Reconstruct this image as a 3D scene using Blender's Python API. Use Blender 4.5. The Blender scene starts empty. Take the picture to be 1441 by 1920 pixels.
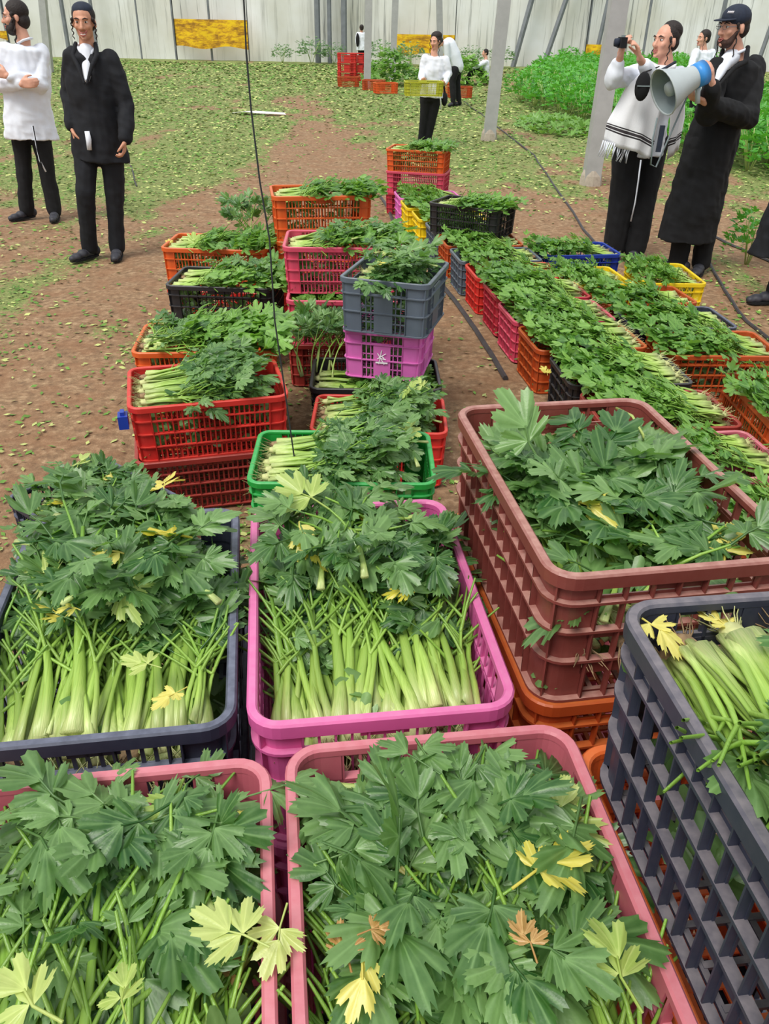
import bpy, math, random
from mathutils import Vector, Matrix, Quaternion, Euler

C = bpy.context.scene.collection
RAD = math.radians
# ------------------------------------------------------------------ camera
FOC, PITCH, ROLL, CAMZ = 1500.0, RAD(31.5), RAD(1.2), 1.65
cam_d = bpy.data.cameras.new('camera')
cam = bpy.data.objects.new('camera', cam_d); C.objects.link(cam)
cam_d.sensor_fit = 'VERTICAL'; cam_d.sensor_height = 24.0; cam_d.sensor_width = 24.0*1441/1920
cam_d.lens = 24.0*FOC/1920
cam_d.clip_start = 0.02; cam_d.clip_end = 300
cam.matrix_world = Matrix.Translation((0, 0, CAMZ)) @ Matrix.Rotation(math.pi/2-PITCH, 4, 'X') @ Matrix.Rotation(ROLL, 4, 'Z')
bpy.context.scene.camera = cam
# ------------------------------------------------------------------ light: bright hazy daylight, thin plastic overhead
w = bpy.data.worlds.new('sky'); bpy.context.scene.world = w; w.use_nodes = True
bg = w.node_tree.nodes['Background']; bg.inputs[0].default_value = (0.93, 0.97, 1.0, 1); bg.inputs[1].default_value = 0.8
sun_d = bpy.data.lights.new('sun', 'SUN'); sun_d.energy = 2.6; sun_d.angle = RAD(28); sun_d.color = (1.0, 0.97, 0.9)
sun = bpy.data.objects.new('sun', sun_d); C.objects.link(sun); sun.rotation_euler = Euler((RAD(24), RAD(-22), 0))
vs = bpy.context.scene.view_settings
vs.view_transform = 'Standard'; vs.look = 'None'; vs.gamma = 1; vs.use_curve_mapping = False
vs.exposure = 0.15
rng = random.Random(7)
U = rng.uniform

def at(px, py, Y=None, z=None):
    """point of the place seen at a position of the photograph, on the plane y=Y or at height z"""
    a = (px-720.5)/FOC; b = (960-py)/FOC
    a, b = a*math.cos(ROLL)-b*math.sin(ROLL), a*math.sin(ROLL)+b*math.cos(ROLL)
    c, s = math.cos(PITCH), math.sin(PITCH)
    d = (a, c+b*s, -s+b*c)
    t = (Y/d[1]) if Y is not None else (z-CAMZ)/d[2]
    return Vector((d[0]*t, d[1]*t, CAMZ+d[2]*t))

# ------------------------------------------------------------------ materials
def srgb(r, g, b):
    f = lambda c: (c/255/12.92) if c/255 <= 0.04045 else ((c/255+0.055)/1.055)**2.4
    return (f(r), f(g), f(b), 1)
class NT:
    def __init__(s, name):
        s.m = bpy.data.materials.new(name); s.m.use_nodes = True; s.n = s.m.node_tree.nodes; s.l = s.m.node_tree.links
        s.p = s.n['Principled BSDF']; s.out = s.n['Material Output']
    def node(s, t, **k):
        n = s.n.new(t)
        for a, v in k.items(): setattr(n, a, v)
        return n
    def link(s, a, b): s.l.new(a, b)
    def noise(s, scale, detail=4, coord='Object', vec=None, mapscale=None, rough=0.55):
        tc = s.node('ShaderNodeTexCoord'); n = s.node('ShaderNodeTexNoise')
        n.inputs['Scale'].default_value = scale; n.inputs['Detail'].default_value = detail; n.inputs['Roughness'].default_value = rough
        src = tc.outputs[coord]
        if mapscale:
            mp = s.node('ShaderNodeMapping'); mp.inputs['Scale'].default_value = mapscale; s.link(src, mp.inputs[0]); src = mp.outputs[0]
        s.link(src, n.inputs['Vector']); return n
    def ramp(s, fac, stops):
        r = s.node('ShaderNodeValToRGB'); e = r.color_ramp.elements
        e[0].position, e[0].color = stops[0]; e[1].position, e[1].color = stops[1]
        for p, c in stops[2:]:
            x = e.new(p); x.color = c
        s.link(fac, r.inputs[0]); return r
    def mix(s, fac, a, b):
        m = s.node('ShaderNodeMix', data_type='RGBA')
        for v, i in ((fac, 0), (a, 6), (b, 7)):
            if hasattr(v, 'links'): s.link(v, m.inputs[i])
            else: m.inputs[i].default_value = v
        return m.outputs[2]
    def bump(s, h, strength=0.3, dist=0.01):
        b = s.node('ShaderNodeBump'); b.inputs['Strength'].default_value = strength; b.inputs['Distance'].default_value = dist
        s.link(h, b.inputs['Height']); s.link(b.outputs[0], s.p.inputs['Normal'])
def g1(v): return (v, v, v, 1)
def plain(name, col, rough=0.7, vary=0.12, scale=12, bump=0, metal=0):
    t = NT(name); n = t.noise(scale)
    a = tuple(c*(1-vary) for c in col[:3])+(1,); b = tuple(min(1, c*(1+vary)) for c in col[:3])+(1,)
    r = t.ramp(n.outputs[0], [(0.3, a), (0.7, b)]); t.link(r.outputs[0], t.p.inputs['Base Color'])
    t.p.inputs['Roughness'].default_value = rough; t.p.inputs['Metallic'].default_value = metal
    if bump: t.bump(n.outputs[0], bump)
    return t.m
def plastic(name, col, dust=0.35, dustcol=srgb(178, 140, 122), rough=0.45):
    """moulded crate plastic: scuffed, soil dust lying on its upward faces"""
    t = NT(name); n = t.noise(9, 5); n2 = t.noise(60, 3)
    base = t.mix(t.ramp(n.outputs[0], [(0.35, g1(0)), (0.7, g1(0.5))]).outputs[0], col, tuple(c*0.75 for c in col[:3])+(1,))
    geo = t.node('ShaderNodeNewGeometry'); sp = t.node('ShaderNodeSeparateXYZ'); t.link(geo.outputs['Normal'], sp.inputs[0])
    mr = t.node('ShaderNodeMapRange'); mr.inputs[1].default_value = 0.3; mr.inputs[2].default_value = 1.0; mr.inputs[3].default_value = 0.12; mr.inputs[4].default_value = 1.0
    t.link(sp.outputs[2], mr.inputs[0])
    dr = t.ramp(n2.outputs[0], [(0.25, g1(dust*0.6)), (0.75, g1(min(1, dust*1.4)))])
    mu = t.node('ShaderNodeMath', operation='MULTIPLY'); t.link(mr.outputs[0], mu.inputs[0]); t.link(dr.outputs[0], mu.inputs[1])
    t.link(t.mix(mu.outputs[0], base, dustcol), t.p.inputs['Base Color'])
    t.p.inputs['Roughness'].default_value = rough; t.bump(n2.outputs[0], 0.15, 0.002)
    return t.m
def leafmat(name, c1, c2, under, trans=0.3, transcol=None):
    t = NT(name); oi = t.node('ShaderNodeObjectInfo'); n = t.noise(35, 3)
    ad = t.node('ShaderNodeMath', operation='ADD'); t.link(oi.outputs['Random'], ad.inputs[0]); t.link(n.outputs[0], ad.inputs[1])
    hf = t.node('ShaderNodeMath', operation='MULTIPLY'); hf.inputs[1].default_value = 0.5; t.link(ad.outputs[0], hf.inputs[0])
    top = t.ramp(hf.outputs[0], [(0.25, c1), (0.8, c2)]).outputs[0]
    geo = t.node('ShaderNodeNewGeometry')
    at_ = t.node('ShaderNodeAttribute', attribute_name='vein'); vf = t.node('ShaderNodeMath', operation='MULTIPLY'); vf.inputs[1].default_value = .5; t.link(at_.outputs['Fac'], vf.inputs[0])
    top = t.mix(vf.outputs[0], top, tuple(min(1, c*1.5+.04) for c in c2[:3])+(1,))
    col = t.mix(geo.outputs['Backfacing'], top, under)
    t.link(col, t.p.inputs['Base Color']); t.p.inputs['Roughness'].default_value = 0.38; t.p.inputs['Specular IOR Level'].default_value = 0.6
    t.bump(t.noise(140, 2).outputs[0], 0.25, 0.002)
    tr = t.node('ShaderNodeBsdfTranslucent'); tr.inputs[0].default_value = transcol or tuple(min(1, c*2.2) for c in c2[:3])+(1,)
    ms = t.node('ShaderNodeMixShader'); ms.inputs[0].default_value = trans
    t.link(t.p.outputs[0], ms.inputs[1]); t.link(tr.outputs[0], ms.inputs[2]); t.link(ms.outputs[0], t.out.inputs[0])
    return t.m
M = {}
M['leaf'] = leafmat('celery_leaf', srgb(44, 88, 38), srgb(124, 160, 94), srgb(156, 186, 144), 0.24, srgb(130, 190, 50))
M['leaf_far'] = leafmat('celery_leaf_heap', srgb(62, 112, 40), srgb(132, 176, 80), srgb(152, 188, 124), 0.28, srgb(140, 195, 55))
M['yellow_leaf'] = leafmat('yellow_leaf', srgb(214, 200, 60), srgb(236, 226, 130), srgb(232, 226, 150), 0.3, srgb(250, 230, 80))
M['pale_leaf'] = leafmat('pale_leaf', srgb(150, 180, 80), srgb(200, 214, 130), srgb(205, 216, 150), 0.3)
M['dry_leaf'] = leafmat('dry_leaf', srgb(170, 120, 66), srgb(214, 180, 118), srgb(205, 176, 125), 0.15)
def stalkmat():
    t = NT('celery_stalk'); tc = t.node('ShaderNodeTexCoord'); sp = t.node('ShaderNodeSeparateXYZ'); t.link(tc.outputs['Object'], sp.inputs[0])
    mr = t.node('ShaderNodeMapRange'); mr.inputs[1].default_value = 0.0; mr.inputs[2].default_value = 0.34; t.link(sp.outputs[1], mr.inputs[0])
    r = t.ramp(mr.outputs[0], [(0, srgb(206, 214, 146)), (1, srgb(104, 148, 54)), (0.2, srgb(164, 192, 92)), (0.6, srgb(132, 172, 68))])
    oi = t.node('ShaderNodeObjectInfo'); hs = t.node('ShaderNodeHueSaturation'); mp = t.node('ShaderNodeMapRange')
    mp.inputs[3].default_value = 0.72; mp.inputs[4].default_value = 1.12; t.link(oi.outputs['Random'], mp.inputs[0]); t.link(mp.outputs[0], hs.inputs['Value'])
    t.link(r.outputs[0], hs.inputs['Color']); 
    wv = t.node('ShaderNodeTexNoise'); wv.inputs['Scale'].default_value = 1; m2 = t.node('ShaderNodeMapping'); m2.inputs['Scale'].default_value = (500, 3, 500)
    t.link(tc.outputs['Object'], m2.inputs[0]); t.link(m2.outputs[0], wv.inputs['Vector'])
    t.link(t.mix(t.ramp(wv.outputs[0], [(0.4, g1(0)), (0.62, g1(0.4))]).outputs[0], hs.outputs[0], srgb(120, 160, 60)), t.p.inputs['Base Color'])
    t.bump(wv.outputs[0], 0.35, 0.002); t.p.inputs['Roughness'].default_value = 0.38
    t.p.inputs['Subsurface Weight'].default_value = 0.0
    return t.m
M['stalk'] = stalkmat()
M['root'] = plain('root_soil', srgb(142, 116, 86), 0.9, 0.45, 60, 0.6)
M['root_clean'] = plain('root_clean', srgb(190, 192, 132), 0.7, 0.2, 60, 0.3)
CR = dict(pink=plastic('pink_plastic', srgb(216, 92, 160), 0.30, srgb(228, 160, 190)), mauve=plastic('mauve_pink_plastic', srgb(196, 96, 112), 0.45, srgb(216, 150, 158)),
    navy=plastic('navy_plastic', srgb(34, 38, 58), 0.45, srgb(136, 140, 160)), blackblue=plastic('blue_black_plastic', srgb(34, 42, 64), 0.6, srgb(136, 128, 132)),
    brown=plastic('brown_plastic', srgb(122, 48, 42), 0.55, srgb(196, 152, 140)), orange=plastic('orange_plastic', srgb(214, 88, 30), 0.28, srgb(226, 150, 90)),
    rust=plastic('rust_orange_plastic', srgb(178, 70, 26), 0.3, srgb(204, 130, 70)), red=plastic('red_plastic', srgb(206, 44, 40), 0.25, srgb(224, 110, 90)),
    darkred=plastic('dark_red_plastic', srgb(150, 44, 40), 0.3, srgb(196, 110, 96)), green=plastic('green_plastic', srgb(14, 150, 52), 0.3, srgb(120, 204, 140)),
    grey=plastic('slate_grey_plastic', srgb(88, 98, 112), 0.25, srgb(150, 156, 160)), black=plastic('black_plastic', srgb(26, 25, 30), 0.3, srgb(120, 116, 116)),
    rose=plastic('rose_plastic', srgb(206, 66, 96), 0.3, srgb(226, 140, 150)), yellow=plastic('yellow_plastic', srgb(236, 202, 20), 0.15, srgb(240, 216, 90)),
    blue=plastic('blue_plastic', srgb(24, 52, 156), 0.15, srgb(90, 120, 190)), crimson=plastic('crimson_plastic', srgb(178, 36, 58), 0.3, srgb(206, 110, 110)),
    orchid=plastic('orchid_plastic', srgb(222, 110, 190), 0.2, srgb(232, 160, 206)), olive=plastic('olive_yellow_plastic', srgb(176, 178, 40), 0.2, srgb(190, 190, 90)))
M['black_cloth'] = plain('black_cloth', srgb(13, 13, 17), 0.9, 0.3, 20, 0.1)
M['navy_cloth'] = plain('black_suit_cloth', srgb(12, 14, 22), 0.85, 0.3, 20, 0.1)
M['white_cloth'] = plain('white_shirt_cloth', srgb(226, 230, 240), 0.8, 0.04, 9, 0.25)
M['skin'] = plain('skin', srgb(214, 158, 134), 0.5, 0.08, 30)
M['skin_tan'] = plain('tanned_skin', srgb(196, 140, 112), 0.5, 0.08, 30)
M['hair'] = plain('dark_hair', srgb(34, 24, 22), 0.7, 0.4, 70, 0.5)
M['beard'] = plain('brown_beard', srgb(62, 38, 30), 0.8, 0.4, 90, 0.5)
M['shoe'] = plain('dusty_black_leather', srgb(52, 52, 60), 0.6, 0.3, 30)
M['eye'] = plain('eye_dark', srgb(24, 18, 16), 0.3)
M['eyewhite'] = plain('eye_white', srgb(225, 220, 215), 0.3, 0.02)
M['lip'] = plain('lip', srgb(176, 98, 90), 0.5)
M['teeth'] = plain('teeth', srgb(240, 236, 226), 0.3, 0.02)
M['cap'] = plain('navy_cap_cloth', srgb(30, 38, 56), 0.8, 0.2, 30)
M['metal'] = plain('galvanised_post', srgb(166, 166, 166), 0.55, 0.10, 6, 0.1)
M['dark_post'] = plain('dark_steel_post', srgb(118, 122, 128), 0.6, 0.15, 4)
M['concrete'] = plain('concrete', srgb(172, 160, 146), 0.9, 0.15, 20, 0.4)
M['pipe'] = plain('black_pipe', srgb(62, 58, 60), 0.6, 0.3, 10)
M['grey_plastic'] = plain('grey_horn_plastic', srgb(176, 184, 186), 0.4, 0.04)
M['horn_dark'] = plain('horn_inside', srgb(120, 132, 134), 0.5, 0.1)
M['blue_plastic2'] = plain('horn_blue_body', srgb(56, 140, 214), 0.4, 0.05)
M['white_mark'] = plain('white_print', srgb(235, 230, 235), 0.6, 0.05)
M['string'] = plain('dark_twine', srgb(44, 48, 48), 0.9)

# ------------------------------------------------------------------ mesh helpers
class MB:
    def __init__(s): s.v = []; s.f = []; s.w = {}
    def add(s, vs_, fs):
        o = len(s.v); s.v += [tuple(p) for p in vs_]; s.f += [tuple(i+o for i in f) for f in fs]
    def box(s, x0, x1, y0, y1, z0, z1, mat=None):
        vs_ = [Vector((x, y, z)) for x in (x0, x1) for y in (y0, y1) for z in (z0, z1)]
        if mat: vs_ = [mat @ p for p in vs_]
        s.add(vs_, [(0, 1, 3, 2), (4, 6, 7, 5), (0, 4, 5, 1), (2, 3, 7, 6), (0, 2, 6, 4), (1, 5, 7, 3)])
    def tube(s, pts, rad, n=6, flat=1.0, cap=True):
        pts = [Vector(p) for p in pts]; rings = []
        up = Vector((0, 0, 1))
        for i, p in enumerate(pts):
            t = (pts[min(i+1, len(pts)-1)]-pts[max(i-1, 0)]).normalized()
            a = t.cross(up)
            if a.length < 1e-3: a = t.cross(Vector((0, 1, 0)))
            a.normalize(); b = a.cross(t).normalized()
            r = rad[i] if isinstance(rad, (list, tuple)) else rad
            rings.append([p+a*(math.cos(2*math.pi*k/n)*r)+b*(math.sin(2*math.pi*k/n)*r*flat) for k in range(n)])
        vs_ = [q for r in rings for q in r]; fs = []
        for i in range(len(pts)-1):
            for k in range(n):
                fs.append((i*n+k, (i+1)*n+k, (i+1)*n+(k+1) % n, i*n+(k+1) % n))
        if cap: fs.append(tuple(range(n))); fs.append(tuple((len(pts)-1)*n+k for k in range(n-1, -1, -1)))
        s.add(vs_, fs)
    def mesh(s, name, mat=None, smooth=False):
        me = bpy.data.meshes.new(name); me.from_pydata(s.v, [], s.f); me.update()
        if smooth: me.polygons.foreach_set('use_smooth', [True]*len(me.polygons))
        if mat: me.materials.append(mat)
        if s.w:
            a = me.attributes.new('vein', 'FLOAT', 'POINT'); a.data.foreach_set('value', [s.w.get(i, 0.0) for i in range(len(s.v))])
        return me
    def build(s, name, mat, parent=None, smooth=False): return obj(name, s.mesh(name, mat, smooth), parent)
def obj(name, data, parent=None, mat=None, matrix=None):
    o = bpy.data.objects.new(name, data); C.objects.link(o)
    if parent: o.parent = parent
    if matrix is not None: o.matrix_local = matrix
    if mat: o.material_slots[0].link = 'OBJECT'; o.material_slots[0].material = mat
    return o
def tag(o, label, cat, group=None, kind=None):
    if label: o['label'] = label
    if cat: o['category'] = cat
    if group: o['group'] = group
    if kind: o['kind'] = kind
    return o
def empty(name, loc, label, cat, group=None, rot=None):
    o = bpy.data.objects.new(name, None); C.objects.link(o); o.location = loc; o.empty_display_size = 0.1
    if rot: o.rotation_euler = rot
    return tag(o, label, cat, group)
def sstep(a, b, x):
    t = max(0, min(1, (x-a)/(b-a))); return t*t*(3-2*t)
# ------------------------------------------------------------------ ground, wall
import mathutils.noise as mn
def ground_h(x, y):
    return 0.018*mn.noise(Vector((x*.9, y*.9, 0)))+0.010*mn.noise(Vector((x*3.1, y*3.1, 4)))-0.012
def green_f(x, y):
    """how much green litter lies here: bare trodden soil near the crates, greener towards the wall"""
    f = 0.13+0.62*sstep(6.5, 15, y)
    n = mn.noise(Vector((x*.55, y*.22, 9)))+.9*mn.noise(Vector((x*1.7, y*.8, 3)))+.7*mn.noise(Vector((x*4.5, y*2.4, 5)))
    f += .55*n
    f -= .35*math.exp(-((x+2.9+.05*y)/.8)**2)*sstep(9, 12, y)*(1-sstep(26, 34, y))
    f -= .4*math.exp(-((x+.9)/1.0)**2-((y-11)/2.4)**2)
    f -= .45*math.exp(-((x+.065*y*1.0+.45)/.75)**2)*sstep(4, 9, y)*(1-sstep(16, 30, y))
    f += .35*math.exp(-((x+3.6)/1.2)**2)*sstep(7.5, 9.5, y)
    return max(0.02, min(1, f))
def ground():
    t = NT('trodden_soil'); big = t.noise(.9, 6, rough=.65); fine = t.noise(22, 6, rough=.7); mid = t.noise(5, 5)
    soil = t.ramp(fine.outputs[0], [(.3, srgb(104, 80, 58)), (.72, srgb(190, 160, 126)), (.52, srgb(146, 116, 86))]).outputs[0]
    red = t.mix(t.ramp(mid.outputs[0], [(.42, g1(0)), (.62, g1(.55))]).outputs[0], soil, srgb(140, 100, 70))
    at_ = t.node('ShaderNodeAttribute', attribute_name='green'); fl = t.noise(34, 4, rough=.8)
    thr = t.node('ShaderNodeMath', operation='ADD'); t.link(fl.outputs[0], thr.inputs[0]); t.link(at_.outputs['Fac'], thr.inputs[1])
    gm = t.ramp(thr.outputs[0], [(.86, g1(0)), (1.2, g1(.8))]).outputs[0]
    gc = t.ramp(t.noise(60, 3).outputs[0], [(.3, srgb(70, 104, 42)), (.7, srgb(150, 166, 92))]).outputs[0]
    t.link(t.mix(gm, red, gc), t.p.inputs['Base Color']); t.p.inputs['Roughness'].default_value = .95
    t.bump(fine.outputs[0], .7, .02)
    xs = [-40, -30, -22, -16, -12]+[-9+.09*i for i in range(190)]+[9, 12, 16, 22, 30, 40]
    ys = [-4, -2, 0]+[.6+.10*i for i in range(120)]+[12.8+.3*i for i in range(32)]+[23+1.2*i for i in range(18)]
    xs = sorted(set(round(x, 3) for x in xs)); mb = MB()
    vs_ = [(x, y, ground_h(x, y)) for y in ys for x in xs]; nx = len(xs)
    fs = [(j*nx+i, j*nx+i+1, (j+1)*nx+i+1, (j+1)*nx+i) for j in range(len(ys)-1) for i in range(nx-1)]
    mb.add(vs_, fs); me = mb.mesh('floor', t.m, True)
    a = me.attributes.new('green', 'FLOAT', 'POINT'); a.data.foreach_set('value', [green_f(x, y) for x, y, z in vs_])
    tag(obj('floor', me), None, None, kind='structure')
ground()
def litter():
    """cut celery trimmings strewn over the soil"""
    r_ = random.Random(21)
    for name, mat, cnt in (('cut_leaf_litter', plain('trimmings_green', srgb(98, 138, 52), .7, .5, 7), 52000), ('pale_leaf_litter', plain('trimmings_pale', srgb(178, 186, 112), .7, .4, 7), 30000), ('stem_litter', plain('trimmings_dry', srgb(126, 98, 66), .8, .5, 7), 8000)):
        mb = MB(); k = 0
        while k < cnt:
            y = 2.2+38*r_.random()**1.55; hw = 1.0+.62*y; x = r_.uniform(-hw, hw)
            if r_.random() > green_f(x, y)*(1.0 if name != 'stem_litter' else .8)+.03: continue
            k += 1; s = (.007+.0009*y)*r_.uniform(.6, 1.6); a = r_.uniform(0, 6.28); tl = r_.uniform(-.5, .5)
            z = ground_h(x, y)+.003+r_.random()*.008; ca, sa = math.cos(a), math.sin(a)
            l, wd = (s*1.4, s*.7) if name != 'stem_litter' else (s*3, s*.18)
            p = [(-l, 0), (-.1*l, wd), (l, .15*wd), (.2*l, -wd)]
            mb.add([(x+u*ca-v*sa, y+u*sa+v*ca, z+abs(tl)*wd*.8+tl*v+.15*u) for u, v in p], [(0, 3, 2, 1)])
        o = mb.build(name, mat); tag(o, {'cut_leaf_litter': 'green celery trimmings strewn over the soil', 'pale_leaf_litter': 'pale yellowish leaf scraps strewn over the soil', 'stem_litter': 'dry brown stem bits lying on the soil'}[name], 'trimmings', kind='stuff')
litter()
def back_wall():
    t = NT('stained_plastic_sheet'); st = t.noise(1, 6, mapscale=(2.6, 1, .10), rough=.7); st2 = t.noise(1, 4, mapscale=(9, 1, .22), rough=.7); bg_ = t.noise(.35, 4)
    base = t.ramp(bg_.outputs[0], [(.3, srgb(206, 204, 192)), (.7, srgb(236, 238, 240))]).outputs[0]
    m1 = t.ramp(st.outputs[0], [(.56, g1(0)), (.70, g1(.55))]).outputs[0]; m2 = t.ramp(st2.outputs[0], [(.57, g1(0)), (.68, g1(.8))]).outputs[0]
    c = t.mix(m1, base, srgb(150, 150, 142)); c = t.mix(m2, c, srgb(110, 112, 110))
    t.link(c, t.p.inputs['Base Color']); t.p.inputs['Roughness'].default_value = .6
    mb = MB(); n = 220; vs_ = []; 
    for k in range(n+1):
        x = -45+90*k/n; dy = .05*math.sin(k*1.3)+.04*math.sin(k*.7)
        for z in (-.1, .9, 2.2, 4.0, 6.5): vs_.append((x, 42.5+dy*(1 if z not in (-.1, 6.5) else .3), z))
    mb.add(vs_, [(k*5+j, (k+1)*5+j, (k+1)*5+j+1, k*5+j+1) for k in range(n) for j in range(4)])
    wl = mb.build('wall_back', t.m, smooth=True); tag(wl, None, None, kind='structure')
    mb = MB(); mb.box(-45, 45, 42.36, 42.42, 3.62, 3.72); o = mb.build('rail', M['dark_post'], wl)
    # posts that carry the sheet
    for px_, thin, lean in ((130, .10, 0), (183, .08, 0), (330, .05, 0), (397, .05, 0), (596, .13, 0), (618, .10, 0), (645, .13, 0), (978, .13, 1.2), (1038, .12, 1.5), (1097, .06, 0), (1122, .10, .6), (1205, .06, 0), (1340, .10, 0), (1432, .10, .8), (20, .08, 0), (265, .04, 0)):
        p = at(px_, 100, Y=41.9); mb = MB(); mb.tube([(p.x-lean*.3, 41.9, -.05), (p.x+lean*.7, 41.9, 5.5)], thin, 6); mb.build('wall_post', M['dark_post'], wl)
back_wall()
def banner(x0, y0, x1, y1, lab, seed):
    a, b = at(x0, y1, Y=41.6), at(x1, y0, Y=41.6); wdt, hgt = b.x-a.x, b.z-a.z
    t = NT('sticky_yellow_sheet'); n = t.noise(1, 5, mapscale=(2.2, 1, 6.5), rough=.7)
    c = t.ramp(n.outputs[0], [(.42, srgb(238, 196, 14)), (.62, srgb(150, 104, 22)), (.5, srgb(214, 160, 20))]).outputs[0]
    t.link(c, t.p.inputs['Base Color']); t.p.inputs['Roughness'].default_value = .4
    mb = MB(); n_ = 12
    vs_ = [(a.x+wdt*i/n_, 41.6+.05*math.sin(i+seed), a.z+hgt*j+.06*math.sin(i*.8+seed)*(1-j)) for i in range(n_+1) for j in (0, 1)]
    vs_ += [(x, y+.02, z) for x, y, z in vs_]; m = 2*(n_+1)
    fs = [(2*i, 2*i+2, 2*i+3, 2*i+1) for i in range(n_)]+[(m+2*i, m+2*i+1, m+2*i+3, m+2*i+2) for i in range(n_)]+[(2*i, m+2*i, m+2*i+2, 2*i+2) for i in range(n_)]+[(2*i+1, 2*i+3, m+2*i+3, m+2*i+1) for i in range(n_)]
    mb.add(vs_, fs); e = empty('insect_trap_banner', (0, 0, 0), lab, 'banner', 'yellow banners hanging on the back wall'); mb.build('sheet', t.m, e)
    for x in (a.x, b.x):
        q = MB(); q.tube([(x, 41.62, max(0, a.z-.9)), (x, 41.62, b.z+2.2)], .02, 5); q.build('cord', M['string'], e)
    return e
banner(330, 38, 463, 88, 'yellow stained banner on the wall at left centre', 1)
banner(742, 66, 853, 101, 'yellow stained banner behind the boy with the crate', 3)
banner(1094, 84, 1141, 120, 'yellow stained banner behind the man with the camera', 5)
banner(-60, 58, 12, 72, 'yellow banner behind the bearded man at the left edge', 7)
def post(px_, py, top_px, r, lab, square=True, foot=False, zt=6.0):
    b = at(px_, py, z=0); t_ = at(top_px, 0, Y=b.y)
    dx = (t_.x-b.x)/max(.1, t_.z)
    e = empty('greenhouse_post', (b.x, b.y, 0), lab, 'post', 'grey greenhouse posts'); mb = MB()
    pts = []
    if square:
        for z in (-.05, zt): pts.append([Vector((dx*z+sx*r, sy*r, z)) for sx, sy in ((-1, -1), (1, -1), (1, 1), (-1, 1))])
        mb.add(pts[0]+pts[1], [(0, 3, 2, 1), (4, 5, 6, 7), (0, 1, 5, 4), (1, 2, 6, 5), (2, 3, 7, 6), (3, 0, 4, 7)])
    else: mb.tube([(0, 0, -.05), (dx*zt, 0, zt)], r, 8)
    mb.build('shaft', M['metal'], e)
    if foot:
        mb = MB(); mb.tube([(0, 0, -.05), (0, 0, .10), (0, 0, .16)], [r*1.5, r*1.35, r*1.1], 8); mb.build('footing', M['concrete'], e)
post(916, 262, 945, .095, 'thick grey post between the boy and the camera man', foot=True)
post(1106, 345, 1160, .095, 'nearest grey post, beside the man with the camera', foot=True)
post(93, 135, 80, .11, 'grey post between the two men at left')
post(688, 165, 691, .10, 'grey post beside the far red crates')
post(735, 152, 741, .10, 'grey post behind the far celery, left of the boy')
post(826, 150, 823, .10, 'grey post directly behind the boy')
# dangling trellis string and drip pipes
e = MB(); e.tube([(-.38, 2.36, 5.0), (-.375, 2.35, 1.70), (-.377, 2.35, 1.575), (-.374, 2.35, 1.453), (-.362, 2.35, 1.269), (-.344, 2.35, 1.113), (-.342, 2.35, .879), (-.321, 2.35, .638), (-.301, 2.35, .40)], .0026, 5)
tag(e.build('trellis_string', M['string']), 'dark string hanging down into the green crate', 'string')
def pipe(pts, lab, r=.012):
    mb = MB(); q = []
    for i in range(len(pts)-1):
        for k in range(6):
            f = k/6; x = pts[i][0]*(1-f)+pts[i+1][0]*f; y = pts[i][1]*(1-f)+pts[i+1][1]*f
            q.append((x+.012*math.sin(y*3), y, ground_h(x, y)+r*.7))
    mb.tube(q, r, 6); tag(mb.build('drip_pipe', M['pipe']), lab, 'pipe', 'drip pipes on the soil')
pipe([(-.12, 9.4), (.02, 8.2), (.30, 6.4), (.47, 5.5), (.58, 4.6), (.66, 4.0)], 'dark drip pipe along the left edge of the long row', .016)
pipe([tuple(at(x, y, z=0)[:2]) for x, y in ((870, 190), (1000, 290), (1095, 430), (1130, 470))], 'thin drip pipe running past the nearest grey post')
pipe([tuple(at(x, y, z=0)[:2]) for x, y in ((1300, 420), (1330, 500), (1400, 600), (1500, 690))], 'thin drip pipe beside the long coated man')
pipe([tuple(at(x, y, z=0)[:2]) for x, y in ((1335, 440), (1420, 480), (1500, 520))], 'short stretch of drip pipe by the small plant')
pipe([tuple(at(x, y, z=0)[:2]) for x, y in ((210, 250), (240, 300), (262, 360))], 'pale hose end behind the man in the black suit', .009)
# ------------------------------------------------------------------ growing celery, shrubs, heap
def spray(mb, r_, c, h, rad, n, L, segs=6, flat=.3):
    """leaves standing off short stems around c"""
    for k in range(n):
        a = r_.uniform(0, 6.283); q = r_.random()**.5*rad; z = h*(r_.uniform(.35, 1))*(1-.35*(q/rad)**2)
        p = Vector((c[0]+math.cos(a)*q, c[1]+math.sin(a)*q, c[2]+z))
        d = Vector((math.cos(a)*1.0, math.sin(a)*1.0, r_.uniform(-.1, 1.0))); nn = Vector((r_.uniform(-.5, .5), r_.uniform(-.7, .3), 1))
        leaflet(mb, p, d, nn, L*r_.uniform(.7, 1.2), r_.randint(0, 10**6), segs, 1)
# ------------------------------------------------------------------ people
import mathutils
def ball(mb, c, r, n=14, m=9, R=None):
    """closed ellipsoid"""
    c = Vector(c); r = r if isinstance(r, (tuple, list)) else (r, r, r); vs_ = []; 
    def P(x, y, z):
        v = Vector((x*r[0], y*r[1], z*r[2])); return c+(R @ v if R else v)
    vs_.append(P(0, 0, -1))
    for j in range(1, m):
        t = math.pi*j/m
        for i in range(n):
            a = 2*math.pi*i/n; vs_.append(P(math.sin(t)*math.cos(a), math.sin(t)*math.sin(a), -math.cos(t)))
    vs_.append(P(0, 0, 1)); fs = [(0, 1+(i+1) % n, 1+i) for i in range(n)]
    for j in range(m-2):
        for i in range(n): a = 1+j*n+i; b = 1+j*n+(i+1) % n; fs.append((a, b, b+n, a+n))
    L = len(vs_)-1; o = 1+(m-2)*n
    fs += [(L, o+i, o+(i+1) % n) for i in range(n)]
    mb.add(vs_, fs)
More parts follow.
